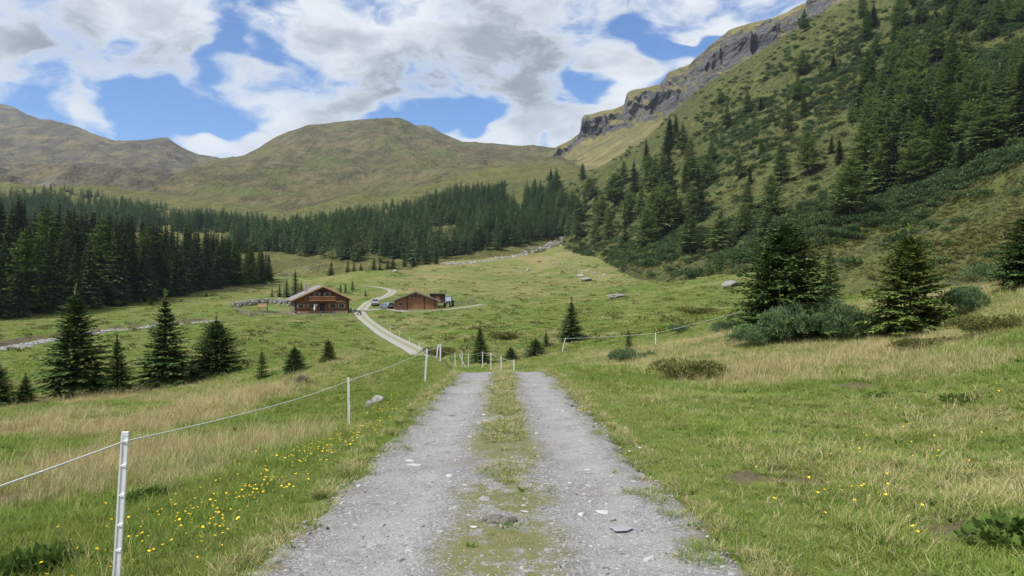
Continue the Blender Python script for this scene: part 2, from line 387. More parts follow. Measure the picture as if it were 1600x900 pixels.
def land_mat(name, low, high, rock, rock2, rock_amt, sc_, zlo=None, strata=False, bump_d=6.0, dark=None, scree=.35, patch=None):
    """mountain grass with rock where it is steep and scree in patches"""
    m, t, p, _ = new_mat(name)
    geo = t.n('ShaderNodeNewGeometry'); Pg = geo.outputs['Position']
    sx_ = t.n('ShaderNodeSeparateXYZ'); t.links.new(geo.outputs['Normal'], sx_.inputs[0])
    big = t.noise(Pg, sc_, 6, .6); med = t.noise(Pg, sc_ * 6, 6, .65); fin = t.noise(Pg, sc_ * 30, 5, .65)
    g = t.mix(t.step(t.m('ADD', t.m('MULTIPLY', big, .7), t.m('MULTIPLY', med, .3)), .36, .64), low, high)
    if dark: g = t.mix(t.step(t.m('ADD', med, t.m('MULTIPLY', fin, .35)), .56, .76, 0, .75), g, dark)
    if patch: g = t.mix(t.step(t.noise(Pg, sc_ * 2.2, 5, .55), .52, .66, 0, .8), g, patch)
    st = t.m('ADD', sx_.outputs[2], t.m('ADD', t.m('MULTIPLY', t.m('SUBTRACT', med, .5), .9), t.m('MULTIPLY', t.m('SUBTRACT', fin, .5), .5)))
    rk = t.step(st, rock_amt, rock_amt - .14)
    rv = fin
    if strata:
        sp = t.n('ShaderNodeMapping'); t.put(sp.inputs[0], Pg); sp.inputs['Scale'].default_value = (.12, .12, 1.0)
        rv = t.m('ADD', t.m('MULTIPLY', t.noise(sp, .09, 6, .7), .75), t.m('MULTIPLY', fin, .3))
    rc = t.mix(t.step(rv, .36, .66), rock, rock2)
    g = t.mix(rk, g, rc)
    sm = t.m('MULTIPLY', t.step(t.noise(Pg, sc_ * 3.1, 6, .7), .60, .72), t.step(fin, .38, .62))
    g = t.mix(t.m('MULTIPLY', sm, scree), g, rock2)
    t.put(p.inputs['Base Color'], g); p.inputs['Roughness'].default_value = .95; p.inputs['Specular IOR Level'].default_value = .08
    hh = t.m('ADD', t.m('MULTIPLY', med, 1.0), t.m('MULTIPLY', fin, .35))
    if strata: hh = t.m('ADD', hh, t.m('MULTIPLY', rv, t.m('MULTIPLY', rk, .9)))
    t.put(p.inputs['Normal'], t.bump(hh, 1.0, bump_d))
    return m
m_far = land_mat('mountain_far', (.160, .135, .090), (.110, .10, .062), (.12, .118, .115), (.34, .34, .34), .70, .0035, bump_d=26, dark=(.075, .066, .052), scree=.75, patch=(.21, .18, .085))  # patch: dry-grass yellow that also paints sunlit areas into the ridge colour
m_dome = land_mat('mountain_dome', (.165, .135, .072), (.125, .115, .052), (.10, .10, .095), (.26, .26, .26), .68, .0042, bump_d=24, dark=(.070, .068, .034), patch=(.110, .128, .042))
m_crag = land_mat('mountain_crag', (.22, .19, .085), (.16, .15, .06), (.050, .052, .058), (.17, .17, .17), .64, .006, strata=True, bump_d=12, dark=(.11, .105, .05), scree=.45)
m_fhill = land_mat('forest_floor', (.105, .105, .035), (.13, .125, .045), (.10, .09, .07), (.20, .19, .17), .35, .02, bump_d=2.0, dark=(.05, .06, .02))
m_slope = land_mat('hillside_sward', (.070, .086, .026), (.108, .112, .036), (.07, .07, .06), (.18, .18, .17), .38, .03, bump_d=.9, dark=(.036, .044, .020), scree=.15, patch=(.052, .060, .026))

# ------------------------------------------------------------------ ground sheet (polar layout, fine near the road, out to the horizon)
ang = np.concatenate([np.linspace(-180, -62, 50, endpoint=False), np.linspace(-62, -42, 40, endpoint=False), np.linspace(-42, 42, 520, endpoint=False), np.linspace(42, 62, 40, endpoint=False), np.linspace(62, 180, 51)])
rad = np.concatenate([[0.0], np.geomspace(.5, 8500, 640)])
AA, RR = np.meshgrid(np.radians(ang), rad, indexing='ij')
gx = RR * np.sin(AA); gy = RR * np.cos(AA); gz = ground_raw(gx, gy)
gme = mesh_from('ground', np.stack([gx, gy, gz], -1).reshape(-1, 3), grid_faces(len(ang), len(rad)), [m_ground])
vattr(gme, 'dry', dryness(gx, gy)); bd_, _, bs_ = polydist(gx, gy, BROOK)
bank = np.where(bs_ < 0, sstep(1.9, 2.3, bd_) * (1 - sstep(2.9, 3.6, bd_)), 0).reshape(gx.shape)
vattr(gme, 'bare', np.maximum(barepatch(gx, gy) * (RR < 60), bank))
tag(link('ground', gme), kind='structure')

def H(x, y):
    s = np.isscalar(x); z = ground_raw(np.atleast_1d(x), np.atleast_1d(y)); return float(z[0]) if s else z

def ribbon(name, pl, zl, half, mat, nlat=9, edge=.25, lift=.0, drape=False, crown=.03):
    d = np.gradient(pl, axis=0); d /= np.linalg.norm(d, axis=1)[:, None] + 1e-9
    nrm = np.stack([d[:, 1], -d[:, 0]], 1)
    u = np.linspace(-1, 1, nlat); V = []; LT = []
    for k in range(len(pl)):
        h = half(k) if callable(half) else half
        wv = [h * (1 + edge * (2 * hash2(np.array(k // 2), np.array(s), 5) - 1)) for s in (0, 1)]
        for q in u:
            l_ = q * (wv[0] if q < 0 else wv[1]); x, y = pl[k] + nrm[k] * l_
            V.append((x, y, zl[k] + lift + crown * (1 - q * q))); LT.append(l_)
    V = np.array(V)
    if drape: V[:, 2] = ground_raw(V[:, 0], V[:, 1]) + lift
    me = mesh_from(name, V, grid_faces(len(pl), nlat), [mat]); vattr(me, 'lat', LT)
    return tag(link(name, me), kind='structure')
# near part of the track, finely sampled with ruts
def resample(pl, zl, step):
    s = np.concatenate([[0], np.cumsum(np.linalg.norm(np.diff(pl, axis=0), axis=1))]); m_ = int(s[-1] / step) + 1; q = np.linspace(0, s[-1], m_)
    return np.stack([np.interp(q, s, pl[:, 0]), np.interp(q, s, pl[:, 1])], 1), np.interp(q, s, zl)
i_near = int(np.argmax(ROAD[:, 1] > 40))
rp, rz = resample(ROAD[:i_near + 1], ROADZ[:i_near + 1], .10)
def road_mesh():
    d = np.gradient(rp, axis=0); d /= np.linalg.norm(d, axis=1)[:, None]; nrm = np.stack([d[:, 1], -d[:, 0]], 1)
    u = np.linspace(-1, 1, 61); K = np.arange(len(rp))
    eL = 1.46 + .22 * (fbm(rp[:, 1] / .7, K * 0 + 3.3, 3, 61) - .5) * 2; eR = 1.46 + .25 * (fbm(rp[:, 1] / .7, K * 0 + 9.3, 3, 62) - .5) * 2
    L_ = np.where(u[None, :] < 0, u[None, :] * eL[:, None], u[None, :] * eR[:, None])
    X = rp[:, 0:1] + nrm[:, 0:1] * L_; Y = rp[:, 1:2] + nrm[:, 1:2] * L_
    rut = .030 * np.exp(-((np.abs(L_) - .78) / .30) ** 2)
    fade = sstep(1.0, .86, np.abs(u))[None, :]
    Z = rz[:, None] - .095 + fade * (.101 - rut + (fbm(X / .35, Y / .35, 3, 63) - .5) * .035 + (fbm(X / 1.4, Y / 1.4, 2, 64) - .5) * .05)
    me = mesh_from('gravel_road', np.stack([X, Y, Z], -1).reshape(-1, 3), grid_faces(len(rp), 61), [m_road]); vattr(me, 'lat', L_)
    return me, (rp, rz)
rme, _ = road_mesh()
tag(link('gravel_road', rme), kind='structure')
def road_z(x, y):
    dr, ir, sd = polydist(x, y, ROAD); zr = np.interp(ir, np.arange(len(ROADZ)), ROADZ)
    return zr + .004 - .03 * np.exp(-((dr - .78) / .30) ** 2) + (fbm(x / .35, y / .35, 3, 63) - .5) * .035 + (fbm(x / 1.4, y / 1.4, 2, 64) - .5) * .05
fp, fz = resample(ROAD[i_near - 1:], ROADZ[i_near - 1:], .8)
ribbon('valley_track', fp, fz, 1.25, m_yard, lift=-.03, edge=.05, crown=.07)
yp, yz = resample(YARD, YARDZ, .8)
ribbon('farm_yard', yp, yz, lambda k: 1.6 - .9 * k / len(yp), m_yard, lift=.03, edge=.25, crown=.03)
bp, bz = resample(BROOK, tps(BROOK[:, 0], BROOK[:, 1]), .8)
ribbon('stream_bed', bp, bz, lambda k: 1.5 + .9 * float(fbm(np.array([k / 14.]), np.array([2.2]), 2, 71)[0]), m_bed, lift=.04, edge=.35, drape=True)

# ------------------------------------------------------------------ hills and mountains: sheets lofted through surveyed lines
def loft(name, cols, lines, mat, nv=220, rough=((60, 6.0),), seed=0, cliff=None, crest=None):
    """lines: list of [(px, py, D), ...] from foot to back; cols: px samples"""
    cols = np.asarray(cols, float); L3 = []
    for ln in lines:
        a = np.array(ln, float); py = np.interp(cols, a[:, 0], a[:, 1]); D = np.interp(cols, a[:, 0], a[:, 2])
        L3.append(np.stack([(cols - 800) / F * D, D, EYE + (450 - py) / F * D], -1))
    L3 = np.array(L3); m_ = len(L3)
    Pd = np.concatenate([2 * L3[:1] - L3[1:2], L3, 2 * L3[-1:] - L3[-2:-1]])
    seg = np.linspace(0, m_ - 1, nv); out = np.empty((len(cols), nv, 3))
    for j, s in enumerate(seg):
        i = min(int(s), m_ - 2); t_ = s - i
        a, b, c, d = Pd[i], Pd[i + 1], Pd[i + 2], Pd[i + 3]
        out[:, j] = b + .5 * t_ * (c - a + t_ * (2 * a - 5 * b + 4 * c - d + t_ * (3 * (b - c) + d - a)))
    x, y = out[..., 0], out[..., 1]
    keep = 1.0 if crest is None else (1 - .85 * np.where(seg > crest, 1.0, np.exp(-((seg - crest) / .5) ** 2)))[None, :]
    for (wl, amp) in rough:
        out[..., 2] += (ridged(x / wl, y / wl, 4, seed) - .55) * amp * (keep if wl > 60 else 1.0)
    if cliff: cliff(out, seg)
    me = mesh_from(name, out.reshape(-1, 3), grid_faces(len(cols), nv), [mat])
    return tag(link(name, me), kind='structure'), me
TERR = [gme]
cols = np.concatenate([np.linspace(790, 1650, 330, endpoint=False), np.linspace(1650, 3000, 70)])
hs_crest = [(790, 292, 720), (840, 288, 700), (880, 290, 690), (905, 280, 670), (940, 266, 650), (1000, 232, 610), (1050, 185, 580), (1100, 146, 555), (1150, 112, 535), (1200, 78, 520), (1250, 48, 510), (1300, 24, 500), (1350, 4, 490), (1400, -18, 485), (1600, -130, 450), (2000, -370, 400), (3000, -800, 330)]
_, me = loft('hillside', cols, [
    [(790, 425, 470), (880, 415, 420), (1010, 462, 205), (1160, 462, 132), (1400, 490, 66), (1600, 495, 50), (2000, 540, 36), (3000, 700, 24)],
    [(790, 398, 520), (870, 388, 470), (900, 392, 400), (1010, 434, 228), (1160, 432, 152), (1400, 440, 90), (1600, 415, 70), (2000, 360, 60), (3000, 260, 46)],
    [(790, 360, 570), (870, 350, 530), (900, 345, 500), (1010, 345, 345), (1160, 330, 265), (1400, 300, 190), (1600, 240, 160), (2000, 130, 130), (3000, -100, 100)],
    [(790, 320, 640), (870, 310, 620), (900, 302, 610), (1010, 272, 470), (1160, 195, 410), (1400, 120, 335), (1600, 20, 300), (2000, -170, 260), (3000, -500, 200)],
    hs_crest,
    [(a, b + 25, D + 130) for a, b, D in hs_crest],
    [(a, b + 160, D + 420) for a, b, D in hs_crest]], m_slope, 330, ((70, 9.0), (22, 3.2), (5, .9), (2.2, .45)), 101)
TERR.append(me)
cols = np.concatenate([np.linspace(-1500, -60, 60, endpoint=False), np.linspace(-60, 980, 300), np.linspace(990, 1300, 20)])
fh_crest = [(-1500, 280, 900), (-60, 296, 900), (0, 298, 900), (120, 300, 890), (260, 318, 870), (400, 334, 830), (450, 338, 800), (530, 322, 790), (600, 318, 800), (650, 305, 810), (700, 290, 830), (760, 280, 850), (800, 276, 860), (870, 270, 870), (920, 275, 850), (1000, 285, 800), (1300, 300, 750)]
_, me = loft('forest_hill', cols, [
    [(-1500, 520, 330), (0, 455, 330), (300, 470, 300), (430, 470, 300), (560, 460, 300), (640, 440, 312), (800, 410, 370), (870, 400, 430), (980, 390, 500), (1300, 400, 500)],
    [(-1500, 470, 400), (0, 425, 400), (430, 424, 345), (640, 413, 345), (800, 391, 410), (870, 380, 470), (980, 365, 540), (1300, 370, 540)],
    [(-1500, 380, 600), (0, 365, 600), (430, 378, 520), (640, 368, 500), (800, 340, 560), (870, 332, 620), (980, 330, 640), (1300, 330, 640)],
    fh_crest,
    [(a, b + 2, D + 120) for a, b, D in fh_crest],
    [(a, b + 90, D + 500) for a, b, D in fh_crest]], m_fhill, 200, ((120, 14.0), (30, 4.0)), 111)
TERR.append(me)
def cl_dome(o, s): pass
cols = np.concatenate([np.linspace(-2600, -80, 70, endpoint=False), np.linspace(-80, 440, 220)])
cb = [(-2600, 60, 2600), (-900, 120, 2700), (-300, 170, 2700), (-60, 200, 2700), (0, 197, 2700), (40, 190, 2700), (80, 190, 2700), (115, 198, 2650), (150, 211, 2600), (180, 221, 2600), (205, 221, 2500), (225, 220, 2500), (245, 217, 2500), (262, 217, 2500), (285, 232, 2500), (310, 243, 2500), (345, 249, 2500), (380, 256, 2500), (440, 285, 2500)]
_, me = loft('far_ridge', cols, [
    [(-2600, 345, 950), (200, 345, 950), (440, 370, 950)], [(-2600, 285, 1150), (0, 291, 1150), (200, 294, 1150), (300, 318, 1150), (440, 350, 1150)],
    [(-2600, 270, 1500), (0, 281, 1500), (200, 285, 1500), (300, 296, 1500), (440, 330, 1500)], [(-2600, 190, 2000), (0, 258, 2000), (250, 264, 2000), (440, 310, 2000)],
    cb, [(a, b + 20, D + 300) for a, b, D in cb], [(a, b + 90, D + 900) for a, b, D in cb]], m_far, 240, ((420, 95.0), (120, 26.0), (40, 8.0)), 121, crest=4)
ca = [(-1600, 60, 3700), (-300, 130, 3700), (-40, 158, 3700), (0, 163, 3700), (25, 168, 3700), (45, 180, 3700), (62, 188, 3700), (95, 208, 3700), (200, 260, 3700)]
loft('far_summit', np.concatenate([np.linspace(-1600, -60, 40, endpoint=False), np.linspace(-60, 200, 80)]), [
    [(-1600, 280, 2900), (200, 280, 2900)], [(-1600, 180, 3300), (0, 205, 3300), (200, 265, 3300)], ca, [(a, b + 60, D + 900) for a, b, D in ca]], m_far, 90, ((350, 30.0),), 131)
cols = np.linspace(150, 1120, 360)
cd = [(150, 320, 1750), (230, 296, 1780), (300, 272, 1850), (340, 264, 1950), (380, 247, 2000), (400, 235, 2000), (430, 216, 2000), (450, 207, 2000), (480, 199, 2000), (520, 192, 2000), (560, 188, 2000), (600, 186, 2000), (625, 185, 2000), (640, 192, 2020), (655, 203, 2050), (680, 214, 2080), (700, 222, 2100), (720, 224, 2150), (760, 227, 2200), (800, 231, 2200), (840, 236, 2200), (870, 238, 2200), (960, 250, 2200), (1120, 270, 2200)]
loft('rounded_mountain', cols, [
    [(150, 345, 820), (1120, 345, 900)], [(150, 335, 1000), (300, 318, 1000), (450, 318, 980), (600, 308, 980), (700, 282, 1040), (870, 268, 1060), (1120, 280, 1060)],
    [(150, 328, 1200), (300, 292, 1200), (400, 284, 1200), (460, 292, 1230), (600, 285, 1300), (700, 268, 1350), (870, 256, 1350), (1120, 276, 1350)],
    [(150, 322, 1450), (300, 278, 1450), (380, 262, 1450), (450, 256, 1500), (600, 240, 1600), (700, 246, 1650), (870, 247, 1700), (1120, 274, 1700)],
    [(150, 321, 1600), (300, 274, 1650), (380, 254, 1750), (450, 228, 1800), (600, 207, 1820), (700, 232, 1900), (870, 242, 1950), (1120, 272, 1950)],
    cd, [(a, b + 22, D + 250) for a, b, D in cd], [(a, b + 90, D + 900) for a, b, D in cd]], m_dome, 260, ((380, 62.0), (120, 17.0), (38, 5.0)), 141, crest=5)
ch = [(560, 230, 2700), (610, 206, 2700), (640, 200, 2700), (662, 198, 2700), (675, 201, 2700), (690, 210, 2700), (705, 217, 2700), (725, 226, 2700), (770, 250, 2700)]
loft('summit_behind', np.linspace(560, 770, 60), [[(560, 270, 2250), (770, 270, 2250)], [(560, 245, 2500), (650, 222, 2500), (770, 255, 2500)], ch, [(a, b + 60, D + 700) for a, b, D in ch]], m_dome, 60, ((200, 14.0),), 151)
cc = [(830, 275, 1500), (855, 252, 1480), (870, 239, 1470), (885, 232, 1450), (897, 224, 1430), (906, 216, 1400), (909, 196, 1380), (914, 190, 1380), (935, 186, 1370), (960, 181, 1350), (975, 174, 1320), (979, 158, 1300), (985, 153, 1300), (1010, 149, 1280), (1030, 146, 1250), (1038, 135, 1230), (1045, 124, 1220), (1062, 116, 1200), (1078, 112, 1180), (1098, 96, 1150), (1112, 82, 1130), (1122, 74, 1120), (1140, 60, 1100), (1155, 54, 1090), (1180, 48, 1070), (1205, 42, 1050), (1225, 32, 1040), (1245, 22, 1030), (1260, 16, 1020), (1262, 0, 1015), (1270, -8, 1010), (1300, -40, 980), (1600, -300, 800), (2400, -700, 700)]
cf = [(830, 279, 1470), (860, 258, 1440), (885, 242, 1410), (906, 226, 1360), (940, 214, 1320), (975, 204, 1270), (1000, 196, 1230), (1040, 180, 1180), (1078, 158, 1130), (1122, 124, 1070), (1160, 98, 1040), (1205, 74, 1000), (1260, 44, 970), (1300, 10, 930), (1600, -220, 760), (2400, -560, 660)]
cols = np.concatenate([np.linspace(830, 1340, 330, endpoint=False), np.linspace(1340, 2400, 60)])
def crag(o, s):
    # broken rock: ledges and buttresses between the foot of the cliff and the crest
    wv = np.exp(-((s - 3.6) / .55) ** 2)[None, :]
    x, y, z = o[..., 0], o[..., 1], o[..., 2]
    o[..., 1] -= wv * (ridged(x / 34, z / 60, 4, 163) - .5) * 95
    o[..., 2] += wv * (ridged(x / 26, y / 26, 4, 165) - .5) * 16
loft('crag_mountain', cols, [
    [(830, 300, 900), (1000, 300, 760), (1200, 160, 680), (1300, 120, 640), (1600, -20, 600), (2400, -250, 520)],
    [(830, 275, 1050), (900, 272, 1000), (1000, 250, 860), (1100, 180, 800), (1200, 118, 760), (1300, 60, 720), (1600, -110, 640), (2400, -400, 560)],
    [(830, 285, 1250), (870, 264, 1220), (900, 254, 1180), (1000, 218, 1030), (1100, 156, 930), (1200, 92, 880), (1300, 34, 830), (1600, -160, 700), (2400, -480, 610)],
    cf, cc, [(a, b + 6, D + 110) for a, b, D in cc], [(a, b + 120, D + 600) for a, b, D in cc]], m_crag, 260, ((120, 10.0), (32, 3.0)), 161, cliff=crag)
# ray tools on the land near enough to carry trees
bvs = []
for me in TERR:
    nv_ = len(me.vertices); co = np.empty(nv_ * 3, np.float32); me.vertices.foreach_get('co', co)
    nf_ = len(me.polygons); vi = np.empty(nf_ * 4, np.int32); me.loops.foreach_get('vertex_index', vi)
    bvs.append(BVHTree.FromPolygons(co.reshape(-1, 3).tolist(), vi.reshape(-1, 4).tolist()))
def see(px, py, dmin=0):
    """where the line of sight through a picture point meets the land"""
    d = Vector(((px - 800) / F, 1.0, (450 - py) / F)).normalized(); o = Vector((0, 0, EYE)) + d * dmin
    best = None
    for k, b in enumerate(bvs):
        h = b.ray_cast(o, d)
        if h[0] is not None and (best is None or h[3] < best[1]): best = (h[0], h[3], k)
    return best
def land(x, y):
    best = None
    for b in bvs:
        h = b.ray_cast(Vector((x, y, 2000)), Vector((0, 0, -1)))
        if h[0] is not None and (best is None or h[0].z > best): best = h[0].z
    return best if best is not None else 0.0
# ------------------------------------------------------------------ plant materials
def leaf_mat(name, stops, rough=.8, transl=.25, inst=.25, spec=.05, world_tint=None):
    m, t, p, out = new_mat(name)
    geo = t.n('ShaderNodeNewGeometry'); oi = t.n('ShaderNodeObjectInfo')
    f = t.m('ADD', t.m('MULTIPLY', geo.outputs['Random Per Island'], 1 - inst), t.m('MULTIPLY', oi.outputs['Random'], inst))
    col = t.ramp(f, stops)
    if world_tint: col = t.mix(t.step(t.noise(geo.outputs['Position'], world_tint[0], 4), .4, .65, 0, world_tint[1]), col, world_tint[2])
    t.put(p.inputs['Base Color'], col); p.inputs['Roughness'].default_value = rough; p.inputs['Specular IOR Level'].default_value = spec
    if transl > 0:
        tr = t.n('ShaderNodeBsdfTranslucent'); t.put(tr.inputs[0], col)
        ms = t.n('ShaderNodeMixShader'); ms.inputs[0].default_value = transl
        t.links.new(p.outputs[0], ms.inputs[1]); t.links.new(tr.outputs[0], ms.inputs[2]); t.links.new(ms.outputs[0], out.inputs[0])
    return m
m_spruce = leaf_mat('spruce_needles', [(0, (0.035, 0.068, 0.024)), (.5, (0.062, 0.111, 0.035)), (.85, (0.105, 0.165, 0.049)), (1, (0.162, 0.223, 0.065))], transl=.12)
m_spruce2 = leaf_mat('bright_spruce_needles', [(0, (0.045, 0.080, 0.022)), (.5, (0.085, 0.135, 0.035)), (.85, (0.144, 0.200, 0.048)), (1, (0.206, 0.256, 0.065))], transl=.12)
m_spruce_far = leaf_mat('dark_spruce_needles', [(0, (0.035, 0.062, 0.028)), (.6, (0.065, 0.105, 0.038)), (1, (0.111, 0.163, 0.053))], transl=.08)
m_larch = leaf_mat('larch_needles', [(0, (0.115, 0.174, 0.070)), (.5, (0.174, 0.248, 0.091)), (1, (0.260, 0.333, 0.119))], transl=.25)
m_larch2 = leaf_mat('bright_larch_needles', [(0, (0.069, 0.120, 0.028)), (.5, (0.101, 0.168, 0.037)), (1, (0.151, 0.228, 0.054))], transl=.25)
m_far_tree = leaf_mat('far_conifer_needles', [(0, (0.074, 0.126, 0.063)), (.5, (0.128, 0.195, 0.089)), (1, (0.202, 0.270, 0.110))], transl=.15, inst=.6)
m_juniper = leaf_mat('juniper_needles', [(0, (.042, .080, .036)), (.5, (.085, .140, .064)), (1, (.16, .225, .105))], transl=.12)
m_alder = leaf_mat('alder_leaves', [(0, (.034, .066, .024)), (.5, (.068, .112, .042)), (1, (.135, .180, .075))], transl=.18, inst=.55)
m_heath = leaf_mat('heath_leaves', [(0, (.075, .088, .028)), (.5, (.145, .155, .048)), (1, (.23, .22, .085))], transl=.15)
m_grass = leaf_mat('green_grass', [(0, (0.085, 0.145, 0.024)), (.5, (0.142, 0.219, 0.040)), (1, (0.213, 0.283, 0.072))], transl=.30, world_tint=(.5, .4, (.19, .21, .06)))
m_straw = leaf_mat('dry_grass', [(0, (.21, .175, .075)), (.5, (.36, .31, .15)), (1, (.52, .46, .27))], transl=.25)
m_herb = leaf_mat('herb_leaves', [(0, (.050, .090, .022)), (.6, (.085, .145, .030)), (1, (.13, .19, .05))], transl=.25)
m_bark, t, p, _ = new_mat('bark')
geo = t.n('ShaderNodeNewGeometry')
t.put(p.inputs['Base Color'], t.mix(t.noise(geo.outputs['Position'], 9, 5), (.055, .045, .036), (.15, .125, .10)))
m_yellow, t, p, _ = new_mat('yellow_petals'); p.inputs['Base Color'].default_value = (.85, .56, .02, 1); p.inputs['Roughness'].default_value = .5
m_stem, t, p, _ = new_mat('flower_stalk'); p.inputs['Base Color'].default_value = (.09, .14, .03, 1)

# ------------------------------------------------------------------ conifers
class Tris:
    def __init__(s): s.v = []; s.f = []
    def tri(s, a, b, c): k = len(s.v); s.v += [a, b, c]; s.f.append((k, k + 1, k + 2))
    def kite(s, a, d, side, wd, L):
        """a pointed blade from a along d"""
        tip = a + d * L; md = a + d * (L * .45); k = len(s.v)
        s.v += [a, md + side * wd, tip, md - side * wd]; s.f += [(k, k + 1, k + 2), (k, k + 2, k + 3)]
    def mesh(s, name, mat, smooth=False): return mesh_from(name, [tuple(q) for q in s.v], s.f, [mat], smooth)
def conifer(name, h, rad_, whorls, nb, nseg, seed, mat, twig=.30, wid=.028, up=.15, droop=.45, taper=1.0, base=.04, sub=1, lean=0, thin=0.0, leader=.06, bare_low=0.0):
    rd = random.Random(seed); T = Tris(); V = Vector
    for i in range(whorls):
        f = (i + rd.random() * .6) / whorls; z0 = h * (base + (1 - base - leader) * f)
        env = rad_ * ((1 - f) ** taper) * (1 if f > .12 else .80 + 1.7 * f) + .03 * h * .35 * (1 - f * .6)
        env *= rd.uniform(.86, 1.1)
        n_ = max(4, int(nb * (.55 + .45 * (1 - f))))
        ph0 = rd.random() * 6.28
        for b in range(n_):
            if rd.random() < thin: continue
            ph = ph0 + 6.283 * b / n_ + rd.uniform(-.25, .25); L = env * rd.uniform(.72, 1.14)
            e0 = up + .75 * f + rd.uniform(-.12, .12); dr = droop * (1 - .7 * f) * rd.uniform(.7, 1.3)
            o = V((math.cos(ph), math.sin(ph), 0)); la = V((-o.y, o.x, 0)); z_ = V((0, 0, 1))
            def pt(t_): return o * (L * t_) + z_ * (z0 + L * (e0 * t_ - dr * t_ * t_ + .28 * dr * t_ ** 4))
            T.kite(pt(.05), (pt(1.0) - pt(.05)).normalized(), la, wid * .8, (pt(1.0) - pt(.05)).length)
            ns = max(2, int(nseg * (.4 + .6 * L / rad_)))
            for k in range(ns):
                t_ = .16 + .84 * (k + rd.random() * .5) / ns; p0 = pt(min(t_, 1)); dirb = (pt(min(t_ + .08, 1.08)) - p0).normalized()
                for sgn in (-1, 1):
                    tl = twig * L * (1.08 - t_ * .75) * rd.uniform(.65, 1.2) + .03 * rad_
                    d = (dirb * rd.uniform(.45, .8) + la * sgn * rd.uniform(.5, .9) + z_ * rd.uniform(-.42, .12)).normalized()
                    s_ = d.cross(z_ + la * rd.uniform(-.6, .6)).normalized()
                    T.kite(p0, d, s_, wid * rd.uniform(.7, 1.3), tl)
                    for q in range(sub - 1):
                        p1 = p0 + d * (tl * rd.uniform(.15, .75))
                        d2 = (d * .6 + la * rd.uniform(-.8, .8) + o * rd.uniform(-.1, .6) + z_ * rd.uniform(-.5, .3)).normalized()
                        T.kite(p1, d2, d2.cross(z_ + V((rd.uniform(-.5, .5), rd.uniform(-.5, .5), 0))).normalized(), wid * rd.uniform(.5, 1.0), tl * rd.uniform(.35, .65))
    # leader shoot with short upward twigs
    for k in range(14 + 6 * sub):
        z0 = h * (1 - leader * 1.6 * rd.random()); ph = rd.random() * 6.28
        d = V((math.cos(ph) * .6, math.sin(ph) * .6, .8)).normalized(); T.kite(V((0, 0, z0)), d, d.cross(V((0, 0, 1))).normalized(), wid * .6, h * leader * .55 * rd.uniform(.5, 1.1))
    T.kite(V((0, 0, h * (1 - leader * 1.8))), V((0, 0, 1)), V((1, 0, 0)), wid * .6, h * leader * 1.8)
    T.kite(V((0, 0, h * (1 - leader * 1.8))), V((0, 0, 1)), V((0, 1, 0)), wid * .6, h * leader * 1.8)
    return T.mesh(name, mat)
def trunk_mesh(name, h, r0, seed=0, limbs=0, rad_=1):
    rd = random.Random(seed); n_ = 7; V = []; Fc = []
    lv = 8
    for i in range(lv + 1):
        f = i / lv; rr = r0 * (1 - f) ** .85 + .006 + (r0 * .35 * math.exp(-f * 30))
        for k in range(n_): V.append((math.cos(6.283 * k / n_) * rr, math.sin(6.283 * k / n_) * rr, -.15 * h * .2 + f * h * .99))
    for i in range(lv):
        for k in range(n_): Fc.append((i * n_ + k, i * n_ + (k + 1) % n_, (i + 1) * n_ + (k + 1) % n_, (i + 1) * n_ + k))
    for q in range(limbs):   # a few visible boughs
        f = rd.uniform(.08, .7); ph = rd.random() * 6.283; L = rad_ * (1 - f) * .8; k0 = len(V); z0 = f * h; rr = r0 * .18
        for (tt, r_) in ((0, rr), (1, rr * .3)):
            c = (math.cos(ph) * L * tt, math.sin(ph) * L * tt, z0 + L * (.2 * tt - .25 * tt * tt))
            for a in range(3):
                an = 6.283 * a / 3; V.append((c[0] - math.sin(ph) * math.cos(an) * r_, c[1] + math.cos(ph) * math.cos(an) * r_, c[2] + math.sin(an) * r_))
        for a in range(3): Fc.append((k0 + a, k0 + (a + 1) % 3, k0 + 3 + (a + 1) % 3, k0 + 3 + a))
    return mesh_from(name, V, Fc, [m_bark])
def tree(name, crown, trunk, loc, sc_, rz, label, cat='tree', group=None, sx=1.0):
    e = link(name, None, None, loc, (0, 0, rz)); e.scale = (sc_ * sx, sc_ * sx, sc_)
    e.empty_display_size = .3
    link('crown', crown, e); link('trunk', trunk, e)
    return tag(e, label, cat, group)

# young spruces near the road: unit height 1
NS = [conifer('young_spruce_crown', 1.0, .30, 32, 12, 10, 200 + k, m_spruce, wid=.0120, sub=3, droop=.38, up=.05, base=.03, taper=.78, leader=.10) for k in range(3)]
WS = [conifer('broad_spruce_crown', 1.0, .44, 32, 13, 11, 210 + k, (m_spruce, m_spruce2)[k], wid=.0125, sub=3, droop=.30, up=.0, base=.03, taper=.62, leader=.12) for k in range(2)]
TS = [conifer('sapling_spruce_crown', 1.0, .34, 18, 10, 7, 220 + k, m_spruce, wid=.017, sub=3, droop=.25, up=.18, base=.03, taper=.8, leader=.14) for k in range(2)]
NT_ = trunk_mesh('young_trunk', 1.0, .016, 1, 14, .26)
FS = [conifer('forest_spruce_crown', 1.0, .165, 34, 12, 5, 230 + k, m_spruce_far, wid=.012, sub=2, droop=.55, up=.0, base=.05, taper=.72, leader=.05, twig=.34) for k in range(4)]
FL = [conifer('larch_crown', 1.0, (.27, .31, .25, .24)[k], 26, 12, 6, 240 + k, (m_larch, m_larch, m_larch2, m_larch)[k], wid=.015, sub=3, droop=(.22, .12, .2, .3)[k], up=(.12, .2, .15, .05)[k], base=(.12, .16, .1, .2)[k], taper=(.70, .5, .62, .85)[k], leader=(.05, .03, .04, .07)[k], twig=.36, thin=(.08, .18, .1, .22)[k]) for k in range(4)]
